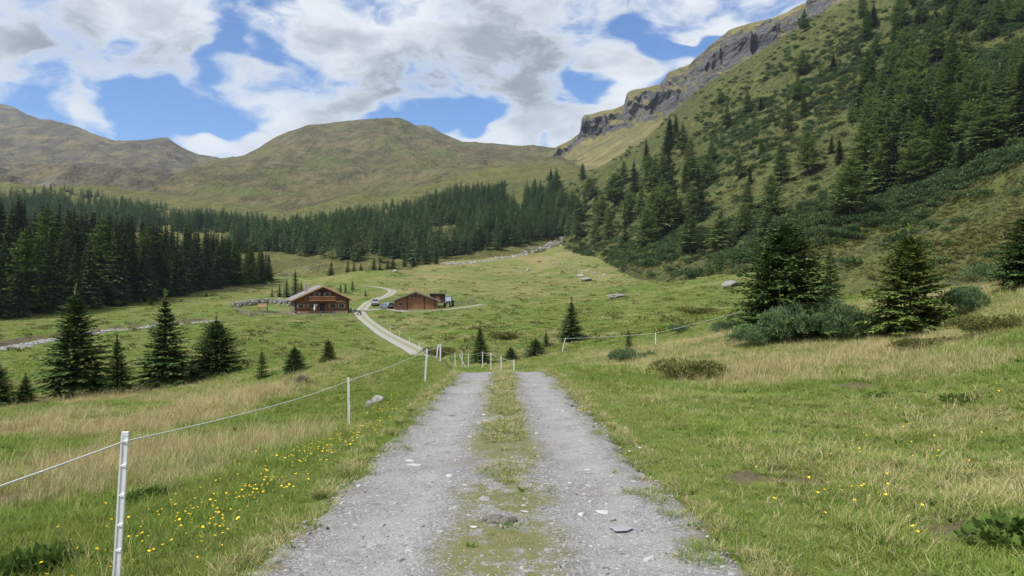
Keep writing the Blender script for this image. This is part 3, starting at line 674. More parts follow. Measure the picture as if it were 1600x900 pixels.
FM = [conifer('far_conifer_crown', 1.0, (.22, .26, .18, .24)[k], 18, 10, 4, 250 + k, m_far_tree, wid=.021, sub=1, droop=.35, up=.05, base=.08, taper=(.72, .5, .8, .6)[k], leader=(.06, .03, .08, .04)[k], twig=.4) for k in range(4)]
FTr = trunk_mesh('forest_trunk', 1.0, .014, 2)

def gpos(px, D): x, y = pxD(px, D); return (x, y, H(x, y))
def near_tree(name, pool, px, py_top, py_base, D, label, sx=1.0, sink=.04, idx=0, rz=None):
    x, y = pxD(px, D); z = H(x, y); top = EYE + (450 - py_top) / F * D
    return tree(name, pool[idx % len(pool)], NT_, (x, y, z - sink), top - z + sink, random.random() * 6.28 if rz is None else rz, label, 'tree', None, sx)
near_tree('spruce_tree', NS, 118, 440, 622, 29, 'tallest young spruce on the left bank, with a thin bare leader', 1.3, idx=0)
near_tree('spruce_tree', NS, 183, 520, 611, 31, 'thin small spruce just right of the tallest left-bank spruce', .95, idx=1)
near_tree('spruce_tree', NS, 258, 455, 606, 32, 'slender young spruce with open upswept branches on the left bank', 1.2, idx=2)
near_tree('spruce_tree', WS, 338, 490, 594, 34, 'broad dense young spruce closest to the road among the tall left-bank ones', 1.12, idx=0)
near_tree('spruce_tree', NS, 40, 582, 645, 26, 'small spruce beside the picture edge on the left bank', 1.5, idx=1)
near_tree('spruce_tree', WS, -6, 560, 648, 25.5, 'spruce cut off by the picture edge on the left bank', 1.0, idx=0)
near_tree('spruce_tree', TS, 300, 560, 600, 33, 'low spruce squeezed between the slender and the broad left-bank spruces', 1.2, idx=0)
near_tree('spruce_tree', TS, 150, 570, 625, 29.5, 'low spruce hugging the foot of the tallest left-bank spruce', 1.3, idx=1)
near_tree('spruce_sapling', TS, 409, 543, 585, 29, 'tiny spruce sapling standing alone left of the low shrubby spruces', .9, idx=1)
near_tree('spruce_sapling', WS, 460, 538, 577, 28.5, 'low rounded spruce sapling on the bank below the chalet', 1.15, idx=0)
near_tree('spruce_sapling', WS, 513, 529, 567, 29.5, 'low dark spruce sapling on the bank, the one closest to the track', 1.05, idx=1)
near_tree('spruce_tree', WS, 1228, 330, 528, 30, 'tall young spruce with a long leader rising behind the blue-green juniper', 1.15, idx=0, rz=1.0)
near_tree('spruce_tree', TS, 1195, 372, 525, 29.6, 'second-stem spruce leaning against the tall spruce beside the juniper', .85, idx=1)
near_tree('spruce_tree', WS, 1420, 352, 530, 27, 'broad bright green spruce right of the juniper', 1.1, idx=1, rz=2.2)
near_tree('spruce_tree', WS, 1612, 318, 450, 28, 'dark spruce cut off by the picture edge on the right knoll', 1.15, idx=0, rz=.4)
near_tree('spruce_tree', NS, 750, 505, 572, 64, 'slender spruce in the dip directly behind the crest of the gravel road', 1.05, idx=0)
near_tree('spruce_tree', WS, 798, 540, 570, 62, 'small rounded spruce in the dip behind the road, middle of three', 1.2, idx=0)
near_tree('spruce_tree', WS, 837, 525, 572, 60, 'squat bushy spruce in the dip where the right bank ends', 1.3, idx=0)
near_tree('spruce_tree', NS, 893, 465, 537, 75, 'full young spruce standing on the meadow behind the leaning white post', 1.25, idx=2)
near_tree('spruce_sapling', TS, 853, 515, 536, 72, 'little spruce just left of the full meadow spruce', 1.1, idx=0)
near_tree('spruce_sapling', TS, 931, 516, 533, 76, 'little spruce just right of the full meadow spruce', 1.0, idx=1)
near_tree('spruce_sapling', TS, 982, 513, 545, 50, 'scrawny conifer sapling above the dark juniper mat', .9, idx=0)
near_tree('spruce_sapling', WS, 1088, 497, 512, 62, 'tiny rounded spruce on the meadow edge left of the big right-hand spruces', 1.2, idx=0)
near_tree('spruce_sapling', TS, 1141, 487, 512, 48, 'spindly grey-green sapling at the left foot of the tall right-hand spruce', 1.2, idx=1)
e = tree('larch_tree', FL[0], NT_, (*pxD(1297, 40), H(*pxD(1297, 40)) - .1), 3.6, 1.2, 'pale feathery young larch behind the juniper, between the two big spruces', 'tree')

# ------------------------------------------------------------------ shrubs
def shrub(name, n_, rx, ry, h, mat, seed, L=.12, wd=.02, lobes=9, flat=.6, upw=.35, sr=(.3, .5)):
    """sprays growing out of a cluster of lobes; real depth and gaps"""
    rd = random.Random(seed); T = Tris(); lb = []
    for k in range(lobes):
        a = rd.random() * 6.28; q = rd.random() ** .5 * .72; lb.append((math.cos(a) * q * rx, math.sin(a) * q * ry, h * rd.uniform(.15, .55) * (1.15 - .55 * q), rd.uniform(*sr)))
    for k in range(n_):
        lx, ly, lz, s = rd.choice(lb); a = rd.random() * 6.28; el = math.asin(rd.uniform(-.25, 1))
        d = Vector((math.cos(a) * math.cos(el), math.sin(a) * math.cos(el), math.sin(el)))
        q = rd.uniform(.45, 1.0) ** .5
        p0 = Vector((lx + d.x * s * rx * q, ly + d.y * s * ry * q, max(.01, lz + d.z * s * h * q)))
        dd = (d * .8 + Vector((rd.uniform(-.6, .6), rd.uniform(-.6, .6), rd.uniform(-.3, .5) + upw))).normalized()
        sd = dd.cross(Vector((rd.uniform(-1, 1), rd.uniform(-1, 1), 1))).normalized()
        T.kite(p0, dd, sd, wd * rd.uniform(.6, 1.3), L * rd.uniform(.6, 1.3))
    return T.mesh(name, mat)
def sprays(name, nb, rx, ry, h, mat, seed, wd=.012, tw=.16, seg=14):
    rd = random.Random(seed); T = Tris(); z_ = Vector((0, 0, 1))
    for b in range(nb):
        a = rd.random() * 6.283; q = rd.random() ** .5 * .55; p0 = Vector((math.cos(a) * q * rx, math.sin(a) * q * ry, 0))
        b_ = a + rd.gauss(0, .7); L = rd.uniform(.45, 1.0); o = Vector((math.cos(b_) * rx * .62 * L, math.sin(b_) * ry * .62 * L, 0)); hh = h * rd.uniform(.45, 1.05) * (1.1 - .5 * q)
        def pt(t_): return p0 + o * t_ ** 1.2 + z_ * (hh * (1.5 * t_ - .55 * t_ * t_))
        for k in range(seg):
            t_ = .22 + .78 * (k + rd.random()) / seg; c = pt(min(t_, 1)); d0 = (pt(min(t_ + .06, 1.06)) - c).normalized(); la = d0.cross(z_).normalized()
            for sg in (-1, 1):
                for m_ in range(2):
                    d = (d0 * rd.uniform(.5, 1.0) + la * sg * rd.uniform(.2, .9) + z_ * rd.uniform(-.25, .55)).normalized()
                    T.kite(c, d, d.cross(z_ + la * rd.uniform(-.8, .8)).normalized(), wd * rd.uniform(.6, 1.3), tw * (1.25 - .7 * t_) * rd.uniform(.6, 1.3))
    return T.mesh(name, mat)
def put_shrub(name, me, px, D, sc_, label, rz=0, cat='shrub', sink=.03):
    x, y = pxD(px, D); return tag(link(name, me, None, (x, y, H(x, y) - sink), (0, 0, rz), sc_), label, cat)
jun = shrub('juniper', 20000, 2.5, 1.2, 1.25, m_juniper, 301, L=.085, wd=.013, lobes=60, sr=(.10, .30), upw=.15)
put_shrub('juniper_bush', jun, 1272, 28.2, (1.05, 1, 1.75), 'large blue-green juniper bush between the two big right-hand spruces')
jun2 = shrub('juniper_small', 8000, 1.6, .95, .85, m_juniper, 302, L=.08, wd=.013, lobes=30, sr=(.14, .36), upw=.15)
put_shrub('juniper_bush', jun2, 1185, 28.0, (.8, 1, 1.2), 'low juniper mat at the left foot of the tall right-hand spruce')
put_shrub('juniper_bush', jun2, 1505, 27.5, (1.2, 1, 1.5), 'grey-green juniper right of the broad bright spruce', 1.0)
put_shrub('juniper_bush', jun2, 1570, 33, (1.5, 1.2, 1.6), 'juniper thicket climbing the knoll at the right picture edge', 2.0)
put_shrub('juniper_bush', jun2, 1355, 27.8, (.8, .9, 1.5), 'small juniper clump tucked against the broad bright spruce', 2.6)
matj = shrub('juniper_mat', 5000, 1.4, .85, .42, m_juniper, 303, L=.07, wd=.012, lobes=26, sr=(.14, .36), upw=.15)
put_shrub('juniper_mat', matj, 985, 34, (.95, 1, 2.2), 'dark juniper mat on the right bank beside the thin white post')
put_shrub('juniper_mat', matj, 1062, 56, (1.3, 1, 2), 'flat juniper patch on the far rim of the right bank', 1.0)
put_shrub('juniper_mat', matj, 1140, 40, (1.0, 1, 2.2), 'juniper mat on the rim of the right bank below the spindly sapling', 2.0)
hea = shrub('heath', 7500, .8, .6, .42, m_heath, 304, L=.055, wd=.011, lobes=22)
put_shrub('heath_bush', hea, 1085, 20.5, (1.6, 1.3, 1.5), 'yellow-green heath cushion on the right bank slope')
put_shrub('heath_bush', hea, 1545, 20.5, (1.7, 1.1, 1.35), 'large heath cushion on the knoll at the right picture edge', 2.5)
put_shrub('heath_bush', hea, 1440, 21.5, (1.8, 1.0, .95), 'heath cushion under the straw grass below the right knoll', 3.3)
put_shrub('heath_bush', hea, 690, 70, (2.6, 2, 2.6), 'brown heath hummock in the dip left of the slender spruce', .3)
put_shrub('heath_bush', hea, 790, 78, (3, 2, 2.4), 'dark heath hummock on the meadow step behind the small rounded spruce', .9)
put_shrub('heath_bush', hea, 1095, 80, (4, 2.5, 2.0), 'long low heath strip along the meadow edge right of the fence post', .1)
dead = shrub('dead', 420, .35, .3, .5, m_bark, 305, L=.22, wd=.004, lobes=4, upw=.6)
put_shrub('dead_shrub', dead, 466, 25, (1.1, 1, .8), 'small leafless grey shrub in the straw grass on the left bank')
herb = shrub('herb', 420, .35, .3, .20, m_herb, 306, L=.09, wd=.030, lobes=8)
put_shrub('herb_clump', herb, 75, 5.6, (1, 1, 1.1), 'dark leafy herb clump left of the nearest white fence post', cat='plant')
put_shrub('herb_clump', herb, 232, 8.0, (.9, .8, .7), 'leafy herb clump behind the nearest white fence post', 1.0, 'plant')
put_shrub('herb_clump', herb, 1580, 4.6, (1, 1, .8), 'broad-leaved herb clump in the bottom right picture corner', 2.0, 'plant')
put_shrub('herb_clump', herb, 1500, 11, (1.2, 1, .6), 'bright leafy herb clump on the right pasture', 2.6, 'plant')
put_shrub('herb_clump', herb, 1380, 13.4, (1.4, 1, .5), 'leafy herb patch below the bare soil spot on the right pasture', .6, 'plant')

# ------------------------------------------------------------------ scatter (one object holds its own plants and the points they stand on)
def scatter(name, protos, pts, rot, scl, idx, label, cat=None):
    """protos: meshes; each point gets one of them"""
    V = []; Fc = []; pid = []; mats = []; mi = []; off = 0
    for k, me in enumerate(protos):
        nv_ = len(me.vertices); co = np.empty(nv_ * 3, np.float32); me.vertices.foreach_get('co', co); V.append(co.reshape(-1, 3)); pid.append(np.full(nv_, k))
        ml = []
        for m in me.materials:
            if m not in mats: mats.append(m)
            ml.append(mats.index(m))
        for pl in me.polygons: Fc.append([v + off for v in pl.vertices]); mi.append(ml[pl.material_index] if ml else 0)
        off += nv_
    V.append(np.asarray(pts, np.float32)); pid.append(-1 - np.asarray(idx))
    V = np.concatenate(V); pid = np.concatenate(pid).astype(np.int32)
    me = bpy.data.meshes.new(name); me.from_pydata(V.tolist(), [], Fc); me.update()
    for m in mats: me.materials.append(m)
    me.polygons.foreach_set('material_index', np.asarray(mi, np.int32))
    a = me.attributes.new('pid', 'INT', 'POINT'); a.data.foreach_set('value', pid)
    full_r = np.zeros((len(V), 3), np.float32); full_r[off:] = rot
    full_s = np.ones((len(V), 3), np.float32); full_s[off:] = scl
    a = me.attributes.new('rot', 'FLOAT_VECTOR', 'POINT'); a.data.foreach_set('vector', full_r.ravel())
    a = me.attributes.new('scl', 'FLOAT_VECTOR', 'POINT'); a.data.foreach_set('vector', full_s.ravel())
    ng = bpy.data.node_groups.new(name, 'GeometryNodeTree')
    ng.interface.new_socket('Geometry', in_out='INPUT', socket_type='NodeSocketGeometry'); ng.interface.new_socket('Geometry', in_out='OUTPUT', socket_type='NodeSocketGeometry')
    gi = ng.nodes.new('NodeGroupInput'); go = ng.nodes.new('NodeGroupOutput'); jn = ng.nodes.new('GeometryNodeJoinGeometry')
    def named(nm, ty):
        q = ng.nodes.new('GeometryNodeInputNamedAttribute'); q.data_type = ty; q.inputs['Name'].default_value = nm; return q.outputs[0]
    A_pid = named('pid', 'INT'); A_rot = named('rot', 'FLOAT_VECTOR'); A_scl = named('scl', 'FLOAT_VECTOR')
    e2r = ng.nodes.new('FunctionNodeEulerToRotation'); ng.links.new(A_rot, e2r.inputs[0])
    def part(val):
        cp = ng.nodes.new('FunctionNodeCompare'); cp.data_type = 'INT'; cp.operation = 'EQUAL'
        ng.links.new(A_pid, cp.inputs[2]); cp.inputs[3].default_value = val
        sp = ng.nodes.new('GeometryNodeSeparateGeometry'); sp.domain = 'POINT'
        ng.links.new(gi.outputs[0], sp.inputs[0]); ng.links.new(cp.outputs[0], sp.inputs[1]); return sp.outputs[0]
    for k in range(len(protos)):
        ip = ng.nodes.new('GeometryNodeInstanceOnPoints')
        ng.links.new(part(-1 - k), ip.inputs['Points']); ng.links.new(part(k), ip.inputs['Instance'])
        ng.links.new(e2r.outputs[0], ip.inputs['Rotation']); ng.links.new(A_scl, ip.inputs['Scale'])
        ng.links.new(ip.outputs[0], jn.inputs[0])
    ng.links.new(jn.outputs[0], go.inputs[0])
    o = link(name, me); md = o.modifiers.new('scatter', 'NODES'); md.node_group = ng
    return tag(o, label, cat, kind='stuff')
def rots(n_, tilt=.12): return np.stack([rng.normal(0, tilt, n_), rng.normal(0, tilt, n_), rng.random(n_) * 6.283], 1)
def uni(s): return np.stack([s, s, s], 1)

def tuft(name, nbl, h0, h1, spread, wd, mat, seed, curl=.5, lay=.25):
    rd = random.Random(seed); V = []; Fc = []
    for k in range(nbl):
        a = rd.random() * 6.28; q = rd.random() ** .6 * spread; x, y = math.cos(a) * q, math.sin(a) * q
        h = rd.uniform(h0, h1); b = a + rd.uniform(-1.4, 1.4); l1 = lay * h * rd.uniform(.3, 1.3); l2 = l1 + curl * h * rd.uniform(.3, 1.2)
        dx, dy = math.cos(b), math.sin(b); sx_, sy_ = -dy * wd * .5, dx * wd * .5; k0 = len(V)
        V += [(x - sx_, y - sy_, -.015), (x + sx_, y + sy_, -.015), (x + dx * l1 - sx_ * .8, y + dy * l1 - sy_ * .8, h * .62), (x + dx * l1 + sx_ * .8, y + dy * l1 + sy_ * .8, h * .62), (x + dx * l2, y + dy * l2, h)]
        Fc += [(k0, k0 + 1, k0 + 3, k0 + 2), (k0 + 2, k0 + 3, k0 + 4)]
    return mesh_from(name, V, Fc, [mat], False)
TU = [tuft('a', 18, .030, .085, .11, .0048, m_grass, 401, .7, .5), tuft('b', 18, .04, .12, .11, .005, m_grass, 402, .7, .5), tuft('c', 13, .08, .20, .08, .0055, m_grass, 403, .6, .35),
      tuft('d', 17, .06, .18, .12, .004, m_straw, 404, .8, .5), tuft('e', 13, .22, .52, .10, .0042, m_straw, 405, .45, .25), tuft('f', 14, .03, .09, .11, .005, m_straw, 406, .8, .7), tuft('g', 9, .02, .06, .07, .022, m_herb, 407, 1.2, 1.0)]
N = 140000
az = rng.uniform(math.atan(-960 / F), math.atan(960 / F), N); rr_ = (math.sqrt(2.6) + (math.sqrt(85) - math.sqrt(2.6)) * rng.random(N)) ** 2
X = rr_ * np.sin(az); Y = rr_ * np.cos(az)
dr, _, sd = polydist(X, Y, ROAD)
dd = dryness(X, Y); bp_ = barepatch(X, Y); pk = rng.random(N)
edge_n = (fbm(X / .5, Y / .5, 3, 91) - .5) * .9
strip_ok = (np.abs(dr * sd - .03 + (fbm(X / .8, Y / .8, 2, 92) - .5) * .5) < .30) & (fbm(X / .45, Y / .45, 3, 93) > .50) & (rr_ < 30)
on = ((dr + edge_n * 1.5 > 1.36) | (strip_ok & (pk < .55))) & (bp_ < .4 + .3 * pk)
db, _, _ = polydist(X, Y, BROOK); on &= db > 3
X, Y, rr_, dd, dr, pk, st = X[on], Y[on], rr_[on], dd[on], dr[on], rng.random(on.sum()), strip_ok[on] & (dr[on] < 1.0)
dv = np.clip(dd + rng.normal(0, .22, len(X)), 0, 1)
idx = np.where(dv < .35, np.where(pk < .48, 0, np.where(pk < .82, 1, np.where(pk < .92, 6, 2))), np.where(dv < .60, np.where(pk < .38, 1, np.where(pk < .52, 2, np.where(pk < .75, 5, 3))), np.where(pk < .50, 3, np.where(pk < .72, 4, np.where(pk < .86, 5, 2)))))
verge = (dr < 2.3)
idx = np.where(verge & (rng.random(len(X)) < .85), np.where(pk < .55, 0, np.where(pk < .85, 1, 5)), idx)
short_r = (X > 0) & (rr_ < 15) & np.isin(idx, [2, 4])
idx = np.where(short_r & (rng.random(len(X)) < .93), np.where(idx == 4, 5, 0), idx)
short_l = (X < 0) & (rr_ < 8) & (idx == 4)
idx = np.where(short_l & (rng.random(len(X)) < .8), 3, idx)
idx = np.where(st, np.where(pk < .6, 0, 5), idx)
s = (.58 + .45 * rng.random(len(X))) * (1 + np.clip(rr_ - 8, 0, 80) / 30.0)
s = np.where(verge | st, s * .70, s); s = np.where(st, s * .6, s)
s = s * np.where(rr_ > 26, .82, 1)
sv = uni(s); sv[:, 2] *= np.where((X > 0) & (rr_ < 17), .62, 1); sv[:, 2] *= np.where(rr_ > 12, 1 / (1 + np.clip(rr_ - 12, 0, 80) / 34.0), 1)
zz = np.where(dr < 1.3, road_z(X, Y), ground_raw(X, Y))
scatter('grass', TU, np.stack([X, Y, zz], 1), rots(len(X), .15), sv, idx, 'green and straw-coloured pasture grass beside and between the gravel wheel tracks')
print('grass', len(X))

N2 = 15000
Yf = (math.sqrt(3.0) + (math.sqrt(26) - math.sqrt(3.0)) * rng.random(N2)) ** 2; ipf = np.interp(Yf, ROAD[:, 1], np.arange(len(ROAD))); cxf = np.interp(ipf, np.arange(len(ROAD)), ROAD[:, 0])
kindf = rng.random(N2); latf = np.where(kindf < .62, rng.choice([-1, 1], N2) * (1.62 - np.abs(rng.normal(0, .15, N2))), rng.normal(.03, .17, N2)); Xf = cxf + latf
keepf = np.where(kindf < .62, fbm(Xf / .4, Yf / .4, 3, 97) > .40, (fbm(Xf / .45, Yf / .7, 3, 98) > .565 - .19 * sstep(6.5, 12, Yf)) & (np.abs(latf + (fbm(Xf * 0, Yf / 1.2, 2, 99) - .5) * .3) < .36))
Xf, Yf, latf = Xf[keepf], Yf[keepf], latf[keepf]; nf2 = len(Xf); sf = (.34 + .3 * rng.random(nf2)) * (1 + np.clip(Yf - 8, 0, 30) / 30)
scatter('track_grass', TU, np.stack([Xf, Yf, np.where(np.abs(latf) < 1.38, road_z(Xf, Yf), np.maximum(ground_raw(Xf, Yf), road_z(Xf, Yf) - .05))], 1), rots(nf2, .2), np.stack([sf, sf, sf * .75], 1), rng.choice([0, 0, 1, 5, 5, 3, 6], nf2), 'short trodden grass fringing the track and growing between its wheel ruts')

# yellow flowers on the verges
def flower(seed):
    rd = random.Random(seed); V = []; Fc = []; mi = []
    h = .16; V += [(-.0022, 0, 0), (.0022, 0, 0), (.012, 0, h), (.0095, 0, h)]; Fc.append((0, 1, 2, 3)); mi.append(0)
    cxx, cz = .011, h; k0 = len(V); V.append((cxx, 0, cz + .004))
    for k in range(10):
        r_ = .020 if k % 2 == 0 else .013; V.append((cxx + math.cos(k * .628) * r_, math.sin(k * .628) * r_, cz + .010 + rd.uniform(-.004, .004)))
    for k in range(10): Fc.append((k0, k0 + 1 + k, k0 + 1 + (k + 1) % 10)); mi.append(1)
    k1 = len(V)
    for (a, l_) in ((.4, .07), (2.4, .08), (4.4, .06)):
        q = len(V); V += [(0, 0, .02), (math.cos(a - .25) * l_ * .6, math.sin(a - .25) * l_ * .6, .05), (math.cos(a) * l_, math.sin(a) * l_, .035), (math.cos(a + .25) * l_ * .6, math.sin(a + .25) * l_ * .6, .05)]; Fc.append((q, q + 1, q + 2, q + 3)); mi.append(0)
    return mesh_from('flower', V, Fc, [m_stem, m_yellow], False, mi)
fl = []
for (px, py, D, sx_, sy_, n_) in [(480, 770, 8.4, .55, 1.0, 55), (520, 720, 9.6, .45, 1.0, 60), (400, 790, 7.0, .5, .8, 60), (340, 800, 6.4, .6, .8, 55), (250, 760, 6.6, .7, .9, 40), (300, 840, 5.2, .5, .5, 35), (560, 690, 12, .5, 1.6, 55), (590, 660, 15, .5, 2.2, 60), (620, 640, 17.5, .35, 2, 30), (180, 800, 5.4, .5, .7, 25), (80, 810, 5.0, .4, .6, 14), (440, 740, 9.2, .9, 1.2, 30),
                              (1400, 740, 7.4, 1.2, 1.5, 30), (1480, 690, 8.8, .9, 1.0, 26), (1300, 790, 5.9, .6, .7, 12), (1520, 640, 11, 1.0, 1.4, 18), (1250, 680, 9.5, 1.5, 1.5, 14), (1350, 850, 5.0, .5, .5, 10)]:
    x0, y0 = pxD(px, D)
    for k in range(n_): fl.append((x0 + random.gauss(0, sx_ * .6), y0 + random.gauss(0, sy_ * .6)))
fl = np.array(fl); dr, _, _ = polydist(fl[:, 0], fl[:, 1], ROAD); fl = fl[dr > 1.75]
scatter('yellow_flowers', [flower(1), flower(2)], np.stack([fl[:, 0], fl[:, 1], ground_raw(fl[:, 0], fl[:, 1])], 1), rots(len(fl), .25), uni(.42 + .38 * rng.random(len(fl))), rng.integers(0, 2, len(fl)), 'small yellow hawkbit flowers dotted through the grass verges')

# loose stones on the track
m_stone, t, p, _ = new_mat('loose_stone')
oi = t.n('ShaderNodeObjectInfo'); geo = t.n('ShaderNodeNewGeometry')
sc0 = t.ramp(oi.outputs['Random'], [(0, (.08, .08, .085)), (.4, (.17, .17, .18)), (.75, (.29, .29, .30)), (.93, (.50, .50, .49)), (1, (.34, .26, .20))])
t.put(p.inputs['Base Color'], t.mix(t.noise(geo.outputs['Position'], 30, 4), sc0, (.24, .24, .24))); p.inputs['Roughness'].default_value = .7
def stone_mesh(name, seed, mat, sub=2, flat=.5, rough=.35):
    bm = bmesh.new(); bmesh.ops.create_icosphere(bm, subdivisions=sub, radius=1.0); rd = random.Random(seed)
    ax = [Vector((rd.gauss(0, 1), rd.gauss(0, 1), rd.gauss(0, 1))).normalized() for _ in range(7)]; of = [rd.uniform(.55, .9) for _ in ax]
    for v in bm.verts:
        for a, o_ in zip(ax, of):           # cut facets
            d = v.co.dot(a)
            if d > o_: v.co -= a * (d - o_)
        v.co *= 1 + rough * .2 * (rd.random() - .5); v.co.z *= flat; v.co.y *= .8
    me = bpy.data.meshes.new(name); bm.to_mesh(me); bm.free(); me.materials.append(mat)
    return me
ST = [stone_mesh('pebble', k, m_stone, 1, (.55, .4, .3)[k]) for k in range(3)]
N = 110000
rr_ = (math.sqrt(3.2) + (math.sqrt(30) - math.sqrt(3.2)) * rng.random(N)) ** 2; L_ = rng.normal(0, .9, N)
ip = np.interp(rr_, ROAD[:, 1], np.arange(len(ROAD))); cxr = np.interp(ip, np.arange(len(ROAD)), ROAD[:, 0]); X = cxr + L_; Y = rr_
keep = (np.abs(L_) < 1.75 + rng.normal(0, .1, N)) & (rng.random(N) < np.where(np.abs(L_) < .3, .45, 1.0)) & (fbm(X / .8, Y / .8, 3, 95) + rng.normal(0, .12, N) > .40) & (rng.random(N) < np.where(np.abs(L_) > 1.45, .25, 1))
X, Y, L_ = X[keep], Y[keep], L_[keep]
ss = np.clip(np.exp(rng.normal(math.log(.0078), .55, len(X))), .004, .042)
big_ = rng.random(len(X)) < .006; ss = np.where(big_, ss * 2.4, ss)
sv = np.stack([ss, ss, ss * .9], 1)
zz = np.where(np.abs(L_) < 1.4, road_z(X, Y), np.maximum(ground_raw(X, Y), -99)) - ss * .12
scatter('gravel', ST, np.stack([X, Y, zz], 1), rots(len(X), .3), sv, rng.integers(0, 3, len(X)), 'loose grey gravel lying on the wheel tracks')
# ------------------------------------------------------------------ forests
def far_tree(name, crown, x, y, h, label, group, sx=1.0, parts=True):
    z = land(x, y) - .3; rz = random.random() * 6.28
    if parts:
        e = tree(name, crown, FTr, (x, y, z), h, rz, label, 'tree', group, sx * random.uniform(.85, 1.2)); e.rotation_euler.x = random.gauss(0, .025); e.rotation_euler.y = random.gauss(0, .025); return e
    o = link(name, crown, None, (x, y, z), (0, 0, rz)); o.scale = (h * sx, h * sx, h)
    return tag(o, label, 'tree', group)
rd = random.Random(5)
fr_px = [-300, -60, 0, 120, 240, 330, 415, 440]; fr_D = [135, 146, 150, 172, 200, 238, 285, 300]
tp_px = [-300, 0, 25, 100, 200, 300, 350, 400, 430]; tp_py = [280, 290, 300, 312, 335, 352, 366, 384, 400]
spots = []
for k in range(9000):
    px = rd.uniform(-70, 422); dep = rd.random() ** 1.5 * 92; D = float(np.interp(px, fr_px, fr_D)) + dep
    if px > 360 and dep > 40: continue
    x, y = pxD(px, D)
    md = 4.3 if dep < 25 else 6.0
    if any((x - a) ** 2 + (y - b) ** 2 < md * md for a, b, *_ in spots): continue
    spots.append((x, y, px, D, dep))
    if len(spots) >= 190: break
for k, (x, y, px, D, dep) in enumerate(spots):
    z = land(x, y); hm = EYE + (450 - float(np.interp(px, tp_px, tp_py))) / F * D - z
    h = min(rd.uniform(15, 24) * (1 if dep > 12 else rd.uniform(.75, 1.0)), hm * rd.uniform(.93, 1.03))
    if h < 6: continue
    if rd.random() < .07: far_tree('larch_tree', FL[2], x, y, h, 'light green larch among the dark spruces of the left forest', 'larches in the left spruce forest', .95)
    else: far_tree('spruce_tree', FS[k % 4], x, y, h, 'dark spruce in the front row of the left forest, branches down to the meadow' if dep < 9 else 'tall dark spruce standing deeper inside the dense left forest' if D < 260 else 'dark spruce in the far narrow tip of the left forest', 'spruces of the left forest', rd.uniform(1.0, 1.35))
# single small trees around the chalet and at the foot of the forest
for (px, pb, ph, D, pool, label) in [
        (462, 458, 38, 225, FS, 'taller dark spruce directly behind the roof of the chalet'), (448, 460, 26, 222, FS, 'shorter spruce left of the taller one behind the chalet'),
        (437, 462, 18, 220, FS, 'small spruce at the outer left of the group behind the chalet'), (425, 464, 16, 220, FS, 'small spruce right of the play hut roof'), (472, 457, 20, 228, FS, 'low spruce on the right of the group behind the chalet'),
        (551, 455, 21, 240, FL, 'tallest larch right behind the ridge of the chalet'), (540, 457, 16, 238, FL, 'middle larch right behind the chalet'), (532, 456, 14, 238, FL, 'leftmost young larch right behind the chalet'),
        (571, 463, 12, 215, FS, 'single small spruce beside the bend of the upper track'), (517, 432, 26, 300, FS, 'lone spruce at the foot of the forest above the chalet'),
        (543, 430, 24, 305, FS, 'spruce group at forest foot, leftmost tree of the row'), (553, 429, 20, 305, FS, 'spruce group at forest foot, second tree of the row'), (564, 428, 18, 308, FS, 'spruce group at forest foot, third tree of the row'),
        (584, 424, 24, 315, FS, 'dark spruce in the middle of the row at forest foot'), (594, 423, 16, 318, FS, 'low spruce right of the dark one at forest foot'), (606, 421, 18, 320, FS, 'paired spruce at forest foot, left one'), (614, 420, 20, 322, FS, 'paired spruce at forest foot, right one'),
        (632, 416, 22, 330, FS, 'spruce at forest foot above the barn, left of two'), (646, 415, 18, 335, FS, 'spruce at forest foot above the barn, right of two'), (668, 412, 20, 345, FS, 'spruce at forest foot, above and right of the barn'), (682, 409, 18, 350, FS, 'small spruce at the right end of the forest foot row'),
        (235, 482, 18, 188, WS, 'small spruce standing alone in front of the left forest edge'), (323, 468, 9, 220, WS, 'tiny spruce on the brown bank left of the play hut'), (283, 474, 8, 200, WS, 'tiny spruce in front of the left forest edge near the brook')]:
    x, y = pxD(px, D); hh_ = max(ph / F * D * .8, EYE + (450 - pb + ph) / F * D - land(x, y)); far_tree('spruce_tree' if pool is not FL else 'larch_tree', pool[int(px) % len(pool)], x, y, min(hh_, ph / F * D * 1.9), label, None, 1.7 if pool is FS else 1.1)

